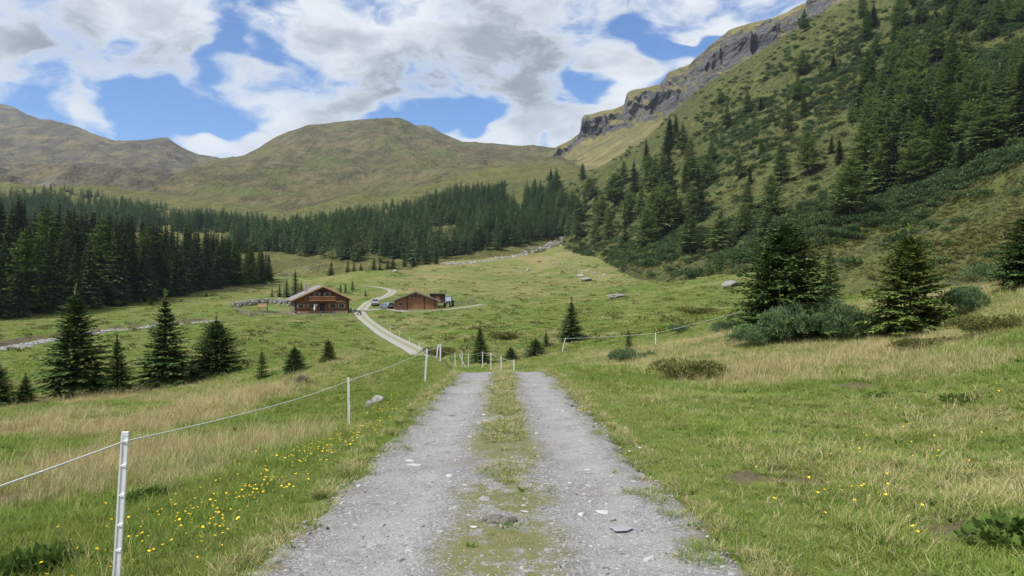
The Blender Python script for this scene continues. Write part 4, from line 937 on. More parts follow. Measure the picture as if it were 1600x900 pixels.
# hillside on the right: trees where they stand in the picture
HT = [(1219, 289, 64, 0), (1263, 272, 60, 0), (1313, 255, 36, 1), (1299, 240, 28, 1), (1327, 340, 84, 0), (1374, 310, 76, 0), (1397, 298, 82, 1), (1431, 292, 68, 0), (1468, 273, 76, 2), (1352, 287, 98, 0), (1204, 340, 60, 0),
      (1232, 208, 44, 0), (1253, 117, 36, 0), (1257, 184, 32, 2), (1340, 90, 28, 0), (1452, 104, 44, 0), (1535, 205, 88, 0), (1564, 190, 80, 0), (1495, 190, 58, 0), (1508, 152, 62, 0), (1450, 172, 50, 0), (1468, 152, 46, 0),
      (1364, 222, 62, 0), (1404, 222, 48, 0), (1364, 44, 34, 1), (1407, 45, 42, 0), (1441, 38, 44, 0), (1458, 48, 24, 1), (1505, 52, 46, 0), (1543, 63, 48, 0), (1561, 42, 44, 0), (1590, 40, 46, 0), (1575, 26, 34, 0), (1510, 90, 40, 0),
      (1045, 237, 50, 1), (1066, 242, 46, 0), (1080, 283, 62, 0), (1042, 280, 52, 1), (1022, 312, 62, 0), (992, 302, 46, 1), (960, 322, 46, 0), (1001, 342, 52, 0), (1037, 303, 56, 0), (1102, 292, 46, 0), (1155, 282, 42, 0), (1172, 288, 28, 1),
      (1095, 347, 54, 1), (1125, 396, 66, 0), (1167, 332, 46, 0), (1162, 372, 50, 0), (1200, 372, 50, 0), (1077, 396, 60, 0), (1082, 347, 50, 0), (1137, 202, 38, 0), (1170, 177, 36, 0), (1127, 162, 18, 0), (1190, 172, 20, 1),
      (880, 333, 34, 0), (895, 347, 40, 0), (912, 332, 32, 0), (930, 332, 36, 1), (940, 352, 42, 0), (905, 372, 32, 0), (952, 374, 46, 0), (976, 384, 42, 1), (870, 303, 36, 0), (862, 300, 34, 1), (921, 312, 30, 0), (1010, 262, 40, 1), (975, 290, 36, 0), (1058, 215, 34, 1), (1050, 320, 44, 1), (1062, 350, 40, 0), (985, 350, 44, 0), (930, 380, 34, 0),
      (1590, 120, 56, 0), (1480, 215, 50, 0), (1420, 240, 60, 0), (1440, 255, 66, 0), (1515, 225, 58, 0), (1385, 255, 58, 0), (1555, 225, 60, 0), (1590, 215, 60, 0), (1500, 270, 50, 1), (1412, 285, 46, 1),
      (1110, 255, 30, 0), (1190, 240, 22, 2), (1070, 300, 40, 2), (1016, 290, 42, 0), (1500, 20, 34, 0), (1470, 8, 34, 0), (1530, 12, 40, 0), (1300, 110, 24, 1), (1395, 150, 30, 0), (1330, 195, 26, 0)]
rdh = random.Random(21)
for k in range(900):
    px = rdh.uniform(900, 1640); py = rdh.uniform(10, 400); q = see(px, py, 60)
    if q is None or q[2] != 1: continue
    dens_ = .10 + .55 * math.exp(-(((px - 1000) / 110) ** 2) - ((py - 320) / 75) ** 2) + .5 * (px > 1330 and py < 300 - .45 * (px - 1330)) * (1 if py > 90 else .7) + .25 * (px < 1250 and 330 < py < 400)
    if px > 1180 and py > 330 - .2 * (px - 1180): dens_ *= .15
    if rdh.random() > dens_ * .42: continue
    if any(abs(px - a[0]) < 11 and abs(py - a[1]) < 14 for a in HT): continue
    HT.append((px, py, rdh.uniform(13, 22) * F / q[0].y * .85, rdh.choice([0, 0, 0, 0, 1, 2])))
    if len(HT) > 230: break
for k, (px, py, hp, kd) in enumerate(HT):
    q = see(px + rd.uniform(-2, 2), py, 60)
    if q is None or q[2] == 0: continue
    P0 = q[0]; h = min(hp * 1.15 / F * P0.y, 34)
    if kd == 1: far_tree('spruce_tree', FS[k % 4], P0.x, P0.y, h, 'dark narrow spruce on the steep right-hand hillside', 'dark spruces on the steep hillside', 1.35)
    elif kd == 2: far_tree('larch_tree', FL[2], P0.x, P0.y, h, 'bright yellow-green larch on the steep right-hand hillside', 'bright larches on the steep hillside', 1.05)
    else: far_tree('larch_tree', FL[(0, 1, 3)[k % 3]], P0.x, P0.y, h, 'grey-green larch high up the steep hillside near the top picture edge' if py < 110 else 'grey-green larch in the gully at the far end of the steep hillside' if px < 985 else 'grey-green larch in the tall cluster on the right part of the hillside' if px > 1320 else 'grey-green larch on the skyline edge of the hillside' if py < 250 else 'grey-green larch above the alder scrub in the middle of the hillside', 'grey-green larches on the steep hillside', rd.uniform(1.05, 1.35))

# conifer forest across the hill in the middle
top_e = ([-80, 0, 100, 250, 400, 450, 520, 600, 640, 700, 760, 830, 870, 900], [312, 312, 306, 332, 345, 352, 342, 326, 318, 304, 300, 294, 288, 296])
bot_e = ([-80, 0, 300, 430, 480, 560, 640, 700, 800, 870, 900], [400, 400, 400, 392, 402, 408, 412, 403, 386, 372, 366])
fs = []; cell = {}
PX = rng.uniform(-80, 898, 34000); TA = np.interp(PX, *top_e); TB = np.interp(PX, *bot_e); PY = TA + (TB - TA) * rng.random(34000)
HIT = [see(a, b, 100) for a, b in zip(PX.tolist(), PY.tolist())]
NZ = fbm(np.array([h_[0].x if h_ else 0 for h_ in HIT]) / 55, np.array([h_[0].y if h_ else 0 for h_ in HIT]) / 55, 3, 77)
for k in range(34000):
    px, py, a, q = float(PX[k]), float(PY[k]), float(TA[k]), HIT[k]
    if q is None or not (q[2] == 2 or (q[2] == 1 and px > 820)): continue
    P0 = q[0]
    if NZ[k] < .30 + .12 * (py < a + 14): continue
    if 560 < px < 690 and (py - 338 + .22 * (px - 600)) ** 2 < 70 and rd.random() < .8: continue   # grassy gaps
    if px < 360 and py > 345 + rd.uniform(0, 20): continue
    md = 4.0; ck = (int(P0.x // md), int(P0.y // md))
    if any(c in cell for c in [(ck[0] + i, ck[1] + j) for i in (-1, 0, 1) for j in (-1, 0, 1)] if (c in cell and (cell[c][0] - P0.x) ** 2 + (cell[c][1] - P0.y) ** 2 < md * md)): continue
    cell[ck] = (P0.x, P0.y); fs.append((P0.x, P0.y, P0.z, rd.uniform(7, 15) * (.8 if py < a + 12 else 1)))
fs.sort(key=lambda s_: -s_[3] / s_[1])
print('mid forest', len(fs))
for k, (x, y, z, h) in enumerate(fs[:270]):
    o = link('conifer_tree', FM[k % 4], None, (x, y, z - .3), (0, 0, rd.random() * 6.28)); ws_ = rd.uniform(.95, 1.6); o.scale = (h * ws_, h * ws_, h)
    tag(o, 'small blue-green conifer in the forest across the middle hill', 'tree', 'conifers of the forest on the middle hill')
rest = np.array(fs[270:]); 
# thin scatter of trees above the timber line
ex = []
for k in range(400):
    px = rd.choice([rd.uniform(0, 260), rd.uniform(700, 880)]); py = float(np.interp(px, *top_e)) - rd.uniform(-4, 9)
    q = see(px, py, 100)
    if q and q[2] == 2 and rd.random() < .5: ex.append((q[0].x, q[0].y, q[0].z, rd.uniform(5, 10)))
rest = np.concatenate([rest, np.array(ex)]) if len(ex) else rest
nr = len(rest)
scatter('distant_forest', FM, rest[:, :3] - np.array([0, 0, .3]), np.stack([np.zeros(nr), np.zeros(nr), rng.random(nr) * 6.28], 1), np.stack([rest[:, 3], rest[:, 3], rest[:, 3]], 1) * np.concatenate([np.repeat(rng.uniform(.95, 1.6, (nr, 1)), 2, 1), np.ones((nr, 1))], 1), rng.integers(0, 4, nr), 'far conifer forest covering the upper middle hill')

# scrub on the steep hillside
AL = [shrub('alder', 620, 1.0, 1.0, .9, m_alder, 320 + k, L=.20, wd=.05, lobes=9, upw=.3) for k in range(3)]
HE = [shrub('tussock', 90, 1.0, 1.0, .5, m_heath, 330 + k, L=.45, wd=.09, lobes=5, upw=.2) for k in range(2)]
def seg_d(px, py, pts):
    return min(abs(py - np.interp(px, [p_[0] for p_ in pts], [p_[1] for p_ in pts])), 999)
B1 = [(860, 380), (900, 365), (1000, 385), (1100, 385), (1200, 355), (1300, 335), (1400, 312), (1480, 275), (1560, 230), (1650, 175)]
B2 = [(1100, 235), (1180, 190), (1250, 140), (1330, 115), (1400, 110), (1500, 85), (1600, 45), (1650, 20)]
sh = []; tu = []
NS2 = 44000
PX = rng.uniform(850, 1680, NS2); PY = rng.uniform(0, 440, NS2); HIT = [see(a, b, 45) for a, b in zip(PX.tolist(), PY.tolist())]
NZ = fbm(np.array([h_[0].x if h_ else 0 for h_ in HIT]) / 26, np.array([h_[0].z / 16 + h_[0].y / 40 if h_ else 0 for h_ in HIT]), 3, 55)
def band(pts, x_): return np.interp(x_, [p_[0] for p_ in pts], [p_[1] for p_ in pts])
DB1 = np.abs(PY - band(B1, PX)); DB2 = np.abs(PY - band(B2, PX))
for k in range(NS2):
    px, py, q = float(PX[k]), float(PY[k]), HIT[k]
    if q is None or q[2] != 1: continue
    P0 = q[0]; nz = NZ[k]
    pr = .07 + .95 * math.exp(-(DB1[k] / 42) ** 4) + .85 * math.exp(-(DB2[k] / 62) ** 2) * (px > 1090)
    if px < 1060: pr += .45 * math.exp(-(((py - (330 - .5 * (px - 950))) / 60) ** 2))
    if px > 1420 and py < 300 - .6 * (px - 1420): pr += .3
    if px > 1250 and py > 345 - .25 * (px - 1250): pr *= .35
    pr *= 1.0 if nz > .45 else (.35 if nz > .40 else .10)
    if rd.random() < min(pr, .9) * .40: sh.append((P0.x, P0.y, P0.z, rd.uniform(1.0, 2.3) * (1 if P0.y > 120 else .65)))
    elif rd.random() < .50: tu.append((P0.x, P0.y, P0.z, rd.uniform(.25, .65) * (1 if P0.y > 150 else .7)))
sh = np.array(sh); tu = np.array(tu); print('scrub', len(sh), len(tu))
scatter('alder_scrub', AL, sh[:, :3] - np.array([0, 0, .15]), rots(len(sh), .2), np.stack([sh[:, 3] * 1.15, sh[:, 3] * 1.15, sh[:, 3]], 1), rng.integers(0, 3, len(sh)), 'grey-green alder and dwarf shrub scrub on the steep hillside')
scatter('hillside_tussocks', HE, tu[:, :3] - np.array([0, 0, .05]), rots(len(tu), .25), np.stack([tu[:, 3] * 1.3, tu[:, 3] * 1.3, tu[:, 3]], 1), rng.integers(0, 2, len(tu)), 'grass and heath tussocks on the steep hillside')

# tussocky meadow of the valley floor
TM = [tuft('m', 40, .10, .24, .75, .05, m_grass, 421, .9, .7), tuft('n', 40, .10, .26, .75, .05, m_straw, 422, .9, .7), shrub('h', 60, .7, .6, .30, m_heath, 423, L=.28, wd=.06, lobes=4)]
N = 16000
az = rng.uniform(math.atan(-900 / F), math.atan(700 / F), N); rr_ = 60 * np.exp(rng.random(N) * math.log(360 / 60.))
X = rr_ * np.sin(az); Y = rr_ * np.cos(az); dr, _, _ = polydist(X, Y, ROAD); dy_, _, _ = polydist(X, Y, YARD); db, _, _ = polydist(X, Y, BROOK)
inhut = ((np.abs(X + 44) < 14) & (np.abs(Y - 168) < 12)) | ((np.abs(X + 22) < 8) & (np.abs(Y - 174) < 8))
on = (dr > 2.2) & (dy_ > 2.4) & (db > 2.6) & ~inhut & (Y > 50)
X, Y, rr_ = X[on], Y[on], rr_[on]; dd = np.clip(dryness(X, Y) + rng.normal(0, .15, len(X)), 0, 1); pk = rng.random(len(X))
idx = np.where(pk < .05, 2, np.where(dd > .5, 1, 0))
s = (.55 + .6 * rng.random(len(X))) * (.8 + rr_ / 300)
sv = uni(s); sv[:, 2] *= np.where(idx == 2, 1.0, .55)
scatter('meadow_grass', TM, np.stack([X, Y, ground_raw(X, Y)], 1), rots(len(X), .1), sv, idx, 'grass tufts of the grazed valley meadow')

# ------------------------------------------------------------------ rocks
m_rock, t, p, _ = new_mat('pale_rock')
geo = t.n('ShaderNodeNewGeometry'); nn = t.noise(geo.outputs['Position'], 7, 6, .65)
t.put(p.inputs['Base Color'], t.ramp(nn, [(.3, (.08, .08, .08)), (.48, (.25, .25, .245)), (.7, (.44, .435, .42))])); t.put(p.inputs['Normal'], t.bump(nn, .6, .05))
m_rock2, t, p, _ = new_mat('grey_rock')
geo = t.n('ShaderNodeNewGeometry'); nn = t.noise(geo.outputs['Position'], 3, 6, .65)
t.put(p.inputs['Base Color'], t.ramp(nn, [(.3, (.09, .09, .09)), (.6, (.24, .24, .235)), (.8, (.36, .36, .34))])); t.put(p.inputs['Normal'], t.bump(nn, .6, .1))
RK = [stone_mesh('rock', 500 + k, m_rock, 3, .72) for k in range(2)]; RG = [stone_mesh('boulder', 510 + k, m_rock2, 3, .6) for k in range(2)]
def rock(name, me, px, D, sx_, sz_, label, rz=0, sink=.25):
    x, y = pxD(px, D); return tag(link(name, me, None, (x, y, H(x, y) + sz_ * (1 - sink) * .5), (0, 0, rz), (sx_, sx_ * .8, sz_)), label, 'rock')
rock('rock', RK[0], 590, 18.3, .17, .17, 'larger white lichen-spotted rock on the left verge beside the fence')
rock('rock', RK[1], 576, 17.9, .12, .14, 'smaller white rock touching the larger one on the left verge', 1.0)
rock('boulder', RG[0], 963, 150, 2.3, .9, 'dark flat boulder at the far edge of the green meadow')
rock('boulder', RG[1], 1142, 130, 2.0, 1.2, 'grey boulder on the meadow left of the tall right-hand spruce', .6)
rock('boulder', RG[0], 916, 250, 2.6, 1.5, 'dark boulder at the foot of the hillside', 2.0)
rock('rock', RK[0], 906, 262, 1.6, .9, 'pale rock in the rubble at the foot of the hillside', 2.2)
rock('rock', RK[1], 826, 320, 1.9, 1.2, 'pale boulder on the meadow below the forest gully', 1.2)
rock('rock', RK[1], 617, 300, 1.2, .9, 'white stone on the slope above the barn', .2)
# rubble: stony strip below the forest, brook stones, debris at the hillside foot
rb = []
def strip(pts, n_, sp, s0, s1):
    for k in range(n_):
        u = rd.random() * (len(pts) - 1); i = int(u); f = u - i; px = pts[i][0] * (1 - f) + pts[i + 1][0] * f + rd.gauss(0, 3); D = pts[i][1] * (1 - f) + pts[i + 1][1] * f + rd.gauss(0, sp)
        x, y = pxD(px, D); rb.append((x, y, land(x, y), rd.uniform(s0, s1) * rd.uniform(.5, 1)))
strip([(690, 352), (740, 368), (800, 392), (850, 428), (872, 455)], 420, 3, .4, 1.3)
strip([(872, 455), (880, 480), (885, 500)], 120, 8, .5, 1.8)
strip([(430, 312), (470, 330), (510, 315)], 90, 9, .2, .6)
strip([(840, 380), (900, 300), (950, 260)], 60, 16, .3, .9)
for k in range(900):
    i = rd.randrange(0, len(bp)); a = rd.gauss(0, 1.6); x = bp[i][0] + rd.gauss(0, .5); y = bp[i][1] + a
    rb.append((x, y, H(x, y), rd.uniform(.12, .42)))
for k in range(60):
    q = see(rd.uniform(900, 1600), rd.uniform(60, 430), 45)
    if q and q[2] == 1: rb.append((q[0].x, q[0].y, q[0].z, rd.uniform(.15, .6)))
rb = np.array(rb)
scatter('rubble', [stone_mesh('r', 520 + k, m_rock if k < 2 else m_rock2, 1, .7) for k in range(3)], rb[:, :3], rots(len(rb), .4), uni(rb[:, 3]), rng.integers(0, 3, len(rb)), 'pale loose stones along the brook, the forest foot and the hillside', None)
# ------------------------------------------------------------------ building kit
def plain(name, col, rough=.7, spec=.25, metal=0.0, var=None, scale=3.0):
    m, t, p, _ = new_mat(name); p.inputs['Roughness'].default_value = rough; p.inputs['Specular IOR Level'].default_value = spec; p.inputs['Metallic'].default_value = metal
    if var:
        geo = t.n('ShaderNodeNewGeometry'); t.put(p.inputs['Base Color'], t.mix(t.noise(geo.outputs['Position'], scale, 5), col, var))
    else: p.inputs['Base Color'].default_value = tuple(col) + (1,)
    return m
def wood(name, a, b, axis=2, freq=1.2):
    m, t, p, _ = new_mat(name); tcn = t.n('ShaderNodeTexCoord'); mp = t.n('ShaderNodeMapping'); t.links.new(tcn.outputs['Object'], mp.inputs[0])
    s_ = [.6, .6, .6]; s_[axis] = 6.0; mp.inputs['Scale'].default_value = s_
    t.put(p.inputs['Base Color'], t.mix(t.noise(mp, freq, 6, .65), a, b)); p.inputs['Roughness'].default_value = .75
    return m
m_log = wood('weathered_red_logs', (.12, .044, .022), (.28, .115, .058)); m_dark = wood('dark_timber', (.028, .016, .012), (.06, .035, .025)); m_barn = wood('barn_boards', (.16, .065, .030), (.34, .17, .095), 2, .9)
m_tan = wood('pale_fascia', (.42, .25, .14), (.55, .35, .21)); m_rail = wood('grey_fence_wood', (.14, .125, .11), (.24, .22, .20)); m_pale = plain('pale_frame_paint', (.34, .27, .21), .7, var=(.24, .19, .15))
m_roof = plain('grey_shingle_roof', (.14, .135, .14), .6, var=(.23, .225, .24), scale=1.6); m_roof2 = plain('dark_shingle_roof', (.060, .048, .045), .8, var=(.12, .10, .09), scale=2)
m_glass = plain('window_glass', (.015, .018, .02), .08, .6); m_plinth = plain('stone_plinth', (.22, .20, .18), .9, var=(.38, .35, .31), scale=2.5); m_door = plain('door_wood', (.035, .018, .013), .7)
m_white = plain('white_cloth', (.72, .68, .66), .8); m_green_pl = plain('green_plastic', (.16, .55, .14), .4); m_metal = plain('grey_metal', (.30, .31, .32), .45, .5, .6)
class MB:
    def __init__(s): s.v = []; s.f = []
    def add(s, V, Fc): k = len(s.v); s.v += [tuple(q) for q in V]; s.f += [tuple(i + k for i in f) for f in Fc]; return s
    def box(s, x0, x1, y0, y1, z0, z1):
        return s.add([(x0, y0, z0), (x1, y0, z0), (x1, y1, z0), (x0, y1, z0), (x0, y0, z1), (x1, y0, z1), (x1, y1, z1), (x0, y1, z1)], [(3, 2, 1, 0), (4, 5, 6, 7), (0, 1, 5, 4), (1, 2, 6, 5), (2, 3, 7, 6), (3, 0, 4, 7)])
    def prism(s, poly, y0, y1):
        """polygon in x,z extruded along y"""
        n_ = len(poly); V = [(x, y0, z) for x, z in poly] + [(x, y1, z) for x, z in poly]
        return s.add(V, [tuple(range(n_)), tuple(range(2 * n_ - 1, n_ - 1, -1))] + [(i, i + n_, (i + 1) % n_ + n_, (i + 1) % n_) for i in range(n_)])
    def beam(s, a, b, w_, h_):
        a = Vector(a); b = Vector(b); d = (b - a).normalized(); u = d.cross(Vector((0, 0, 1)) if abs(d.z) < .95 else Vector((1, 0, 0))).normalized(); v = u.cross(d)
        q = [a + u * i * w_ / 2 + v * j * h_ / 2 for i, j in ((-1, -1), (1, -1), (1, 1), (-1, 1))]; q += [p_ + (b - a) for p_ in q]
        return s.add(q, [(0, 1, 2, 3), (7, 6, 5, 4), (0, 4, 5, 1), (1, 5, 6, 2), (2, 6, 7, 3), (3, 7, 4, 0)])
    def cyl(s, c, r, h, ax='z', n_=12, r2=None):
        c = Vector(c); r2 = r if r2 is None else r2; V = []
        for (t_, r_) in ((0, r), (1, r2)):
            for k in range(n_):
                ca, sa = math.cos(6.2832 * k / n_) * r_, math.sin(6.2832 * k / n_) * r_
                V.append(c + (Vector((ca, sa, h * t_)) if ax == 'z' else Vector((h * t_, ca, sa)) if ax == 'x' else Vector((ca, h * t_, sa))))
        return s.add(V, [tuple(range(n_ - 1, -1, -1)), tuple(range(n_, 2 * n_))] + [(k, (k + 1) % n_, n_ + (k + 1) % n_, n_ + k) for k in range(n_)])
    def build(s, name, mat, parent=None, bevel=0, smooth=False):
        me = mesh_from(name, s.v, s.f, [mat], smooth)
        bm = bmesh.new(); bm.from_mesh(me); bmesh.ops.recalc_face_normals(bm, faces=bm.faces)
        if bevel: bmesh.ops.bevel(bm, geom=list(bm.edges), offset=bevel, segments=1, affect='EDGES', clamp_overlap=True)
        bm.to_mesh(me); bm.free()
        return link(name, me, parent)
def root(name, px, D, rz, label, cat, group=None, dz=0.0):
    x, y = pxD(px, D); return tag(link(name, None, None, (x, y, H(x, y) + dz), (0, 0, rz)), label, cat, group)
def window(par, x, z, w_, h_, y=0.0, shutters=True, sill=True):
    f = MB(); b = .11
    f.box(x - w_ / 2 - b, x + w_ / 2 + b, y - .06, y + .05, z + h_ / 2, z + h_ / 2 + b).box(x - w_ / 2 - b, x + w_ / 2 + b, y - .06, y + .05, z - h_ / 2 - b, z - h_ / 2)
    f.box(x - w_ / 2 - b, x - w_ / 2, y - .055, y + .05, z - h_ / 2, z + h_ / 2).box(x + w_ / 2, x + w_ / 2 + b, y - .055, y + .05, z - h_ / 2, z + h_ / 2).box(x - .03, x + .03, y - .05, y + .04, z - h_ / 2, z + h_ / 2)
    wn = f.build('window', m_pale, par); MB().box(x - w_ / 2, x + w_ / 2, y - .02, y + .0, z - h_ / 2, z + h_ / 2).build('pane', m_glass, wn)
    if shutters:
        for sg in (-1, 1):
            c = x + sg * (w_ / 2 + b + .17); MB().box(c - .16, c + .16, y - .07, y - .02, z - h_ / 2 - .05, z + h_ / 2 + .05).build('shutter', m_pale, wn)
    return wn
def gable_logs(W, dep, he, ha, course=.24):
    """log walls with proud courses, gables in front and behind"""
    m = MB(); k = 0; z = 0.0; hw = W / 2
    while z < ha - .05:
        z1 = min(z + course - .03, ha); wz = hw if z1 <= he else hw * max(0.02, (ha - z1) / (ha - he)); pr = .03 * (k % 2)
        m.box(-wz, wz, -.02 - pr, .22, z, z1).box(-wz, wz, dep - .22, dep + .02 + pr, z, z1)
        if z1 <= he: m.box(-hw - pr, -hw + .2, .22, dep - .22, z, z1).box(hw - .2, hw + pr, .22, dep - .22, z, z1)
        z += course; k += 1
    m.prism([(-hw + .05, 0), (hw - .05, 0), (hw - .05, he - .05), (0, ha - .15), (-hw + .05, he - .05)], .03, dep - .03)
    return m

# ---- chalet
ch_ = root('chalet', 503.5, 163, R(23), 'large red-brown log chalet with balcony and grey roof, left of the track', 'house')
W_, DEP, HE_, HA_ = 11.4, 9.5, 3.1, 5.75
gable_logs(W_, DEP, HE_, HA_).build('wall', m_log, ch_)
MB().box(-W_ / 2 - .1, W_ / 2 + .1, -.1, DEP + .1, -1.2, .0).build('plinth', m_plinth, ch_)
sl = (HA_ - HE_) / (W_ / 2); ov = 1.05
for sg in (-1, 1):
    xe = sg * (W_ / 2 + ov); ze = HE_ - ov * sl + .12; za = HA_ + .12
    rf = MB().prism([(0, za), (xe, ze), (xe, ze + .20), (0, za + .22)], -1.35, DEP + 1.0).build('roof', m_roof, ch_)
    MB().prism([(0, za - .14), (xe, ze - .12), (xe, ze + .22), (0, za + .24)], -1.42, -1.353).build('fascia_board', m_tan, rf)
    for k in range(5):
        y0 = -1.3 + k * 2.6
        MB().beam((sg * .2, y0, za - .02), (xe * .99, y0, ze + .06), .14, .16).build('rafter', m_dark, rf)
MB().box(-3.2, -2.4, 5.0, 5.8, 4.4, 6.35).build('chimney', m_plinth, ch_)
for x_ in (-4.6, -2.4, 2.2, 4.2): window(ch_, x_, 1.55, .85, .75, -.06)
for x_ in (-1.15, 1.05): window(ch_, x_, 4.15, .62, .75, -.06, shutters=True)
window(ch_, -3.3, 3.35, .5, .4, -.06, shutters=False)
dr_ = MB().box(-.55, .55, -.09, -.04, .0, 2.1).build('door', m_door, ch_); MB().box(.35, .42, -.14, -.09, .95, 1.1).build('handle', m_metal, dr_)
MB().box(-.75, .75, -.085, -.05, 3.25, 5.0).build('balcony_door', m_door, ch_)
bl = MB().box(-3.0, 2.7, -1.25, .0, 2.75, 2.87).build('balcony', m_dark, ch_)
rl = MB()
for k in range(38): x_ = -2.98 + k * .151; rl.box(x_, x_ + .125, -1.28, -1.25, 2.8, 3.55)
rl.build('railing_boards', m_log, bl)['kind'] = 'stuff'
MB().box(-3.05, 2.75, -1.31, -1.2, 3.55, 3.64).build('handrail', m_tan, bl); MB().box(-3.05, 2.75, -1.30, -1.2, 2.68, 2.78).build('balcony_beam', m_tan, bl)
for x_ in (-2.9, -1.0, .9, 2.6): MB().box(x_ - .08, x_ + .08, -1.2, -1.04, .0, 2.75).build('post', m_dark, ch_)
MB().box(2.2, 5.5, -.75, -.30, .0, .42).build('bench', m_tan, ch_); MB().box(-5.3, -3.0, -.75, -.30, .0, .42).build('bench', m_tan, ch_)
MB().box(3.0, 4.9, -.10, -.07, 2.35, 2.65).build('sign_board', m_tan, ch_)
MB().cyl((-1.35, -.28, 1.75), .30, .12, 'y', 16).build('round_plate', m_white, ch_)
for k in range(3): MB().box(-W_ / 2 - .09, -W_ / 2 - .035, 1.2 + k * 2.6, 2.6 + k * 2.6, .4, 2.3).build('side_panel', m_rail, ch_)
for x_ in (-W_ / 2, W_ / 2): MB().box(x_ - .16, x_ + .16, -.2, .2, 0, HE_).build('corner_post', m_dark, ch_)
# ---- barn
bn = root('barn', 650, 170, R(8), 'low brown timber barn with dark roof beside the parked cars', 'barn')
gable_logs(9.9, 8, 2.1, 4.05, .3).build('wall', m_barn, bn)
MB().box(-5.05, 5.05, -.1, 8.1, -1.2, .12).build('plinth', m_plinth, bn)
sl = (4.05 - 2.1) / 4.95
for sg in (-1, 1):
    xe = sg * 5.75; ze = 2.1 - .8 * sl + .1; za = 4.15
    rf = MB().prism([(0, za), (xe, ze), (xe, ze + .16), (0, za + .18)], -.9, 8.8).build('roof', m_roof2, bn)
    MB().prism([(0, za - .08), (xe, ze - .08), (xe, ze + .18), (0, za + .2)], -.96, -.903).build('fascia_board', m_rail, rf)
for x_ in (-2.0, 1.9, 4.3): MB().box(x_ - .1, x_ + .1, -.12, .0, 0, 2.9 if abs(x_) < 3 else 2.2).build('post', m_dark, bn)
dr_ = MB().box(-.75, .55, -.10, -.05, .05, 2.0).build('door', m_barn, bn); MB().box(-.72, -.66, -.13, -.1, .9, 1.1).build('handle', m_metal, dr_)
for x_ in (-.9, -.1, .7): MB().box(x_ - .22, x_ + .22, -.10, -.045, 2.9, 3.35 - abs(x_) * .1).build('vent_opening', m_door, bn)
window(bn, -3.4, 1.35, .7, .6, -.06, shutters=False)
wp = root('wood_shed', 684, 184, R(8), 'small dark timber shed peeping out behind the right end of the barn', 'shed')
MB().box(-1.9, 1.9, 0, 2.6, -.4, 2.3).build('wall', m_dark, wp); MB().prism([(-2.2, 2.3), (2.2, 2.5), (2.2, 2.66), (-2.2, 2.46)], -.4, 3.0).build('roof', m_roof2, wp); MB().box(-.5, .5, -.05, -.005, 0, 1.9).build('door', m_log, wp)
# ---- play hut with slide
ph_ = root('play_hut', 411, 170, R(10), 'small wooden play tower with pale flat roof left of the chalet', 'play tower')
for x_ in (-.85, .85):
    for y_ in (-.7, .7): MB().box(x_ - .07, x_ + .07, y_ - .07, y_ + .07, -.3, 2.75).build('leg', m_rail, ph_)
MB().box(-.95, .95, -.8, .8, .95, 1.08).build('floor_deck', m_rail, ph_); MB().box(-.92, .92, -.83, -.775, 1.08, 1.95).build('side_boards', m_tan, ph_); MB().box(-.83, -.775, -.7, .7, 1.08, 1.95).build('side_boards', m_barn, ph_)
MB().prism([(-1.3, 2.7), (1.3, 2.75), (1.3, 2.95), (0, 3.12), (-1.3, 2.9)], -1.1, 1.1).build('roof', m_roof, ph_)
sd_ = tag(link('slide', None, None, ph_.location, (0, 0, R(10))), 'bright green plastic slide coming down beside the play tower', 'slide')
MB().beam((.95, -.4, 1.1), (3.1, -.4, .1), .5, .05).build('chute', m_green_pl, sd_)
for y_ in (-.68, -.12): MB().beam((.95, y_, 1.2), (3.1, y_, .2), .05, .2).build('side_rim', m_green_pl, sd_)
# ---- rail fence in front of the chalet
def fence(name, pts, label, board=False):
    x0, y0 = pxD(*pts[0]); fr_ = tag(link(name, None, None, (x0, y0, H(x0, y0))), label, 'fence'); base = Vector((x0, y0, H(x0, y0)))
    P_ = []
    for i in range(len(pts) - 1):
        a = Vector(pxD(*pts[i])); b = Vector(pxD(*pts[i + 1])); n_ = max(1, round((b - a).length / (2.6 if not board else 1.3)))
        P_ += [a.lerp(b, k / n_) for k in range(n_)]
    P_.append(Vector(pxD(*pts[-1]))); Q = [Vector((q.x, q.y, H(q.x, q.y))) - base for q in P_]
    for q in Q: MB().box(q.x - .08, q.x + .08, q.y - .08, q.y + .08, q.z - .3, q.z + 1.15).build('post', m_rail, fr_)
    for i in range(len(Q) - 1):
        for z_ in (.35, .68, 1.0): MB().beam(Q[i] + Vector((0, -.11, z_)), Q[i + 1] + Vector((0, -.11, z_)), .05, .11).build('rail', m_rail, fr_)
    return fr_
fence('rail_fence', [(366, 168), (378, 158), (391, 151), (430, 152), (480, 153), (543, 156)], 'weathered grey post and rail fence around the chalet lawn')
fence('rail_fence', [(694, 176), (722, 178), (742, 181)], 'short grey rail fence beside the tractor')
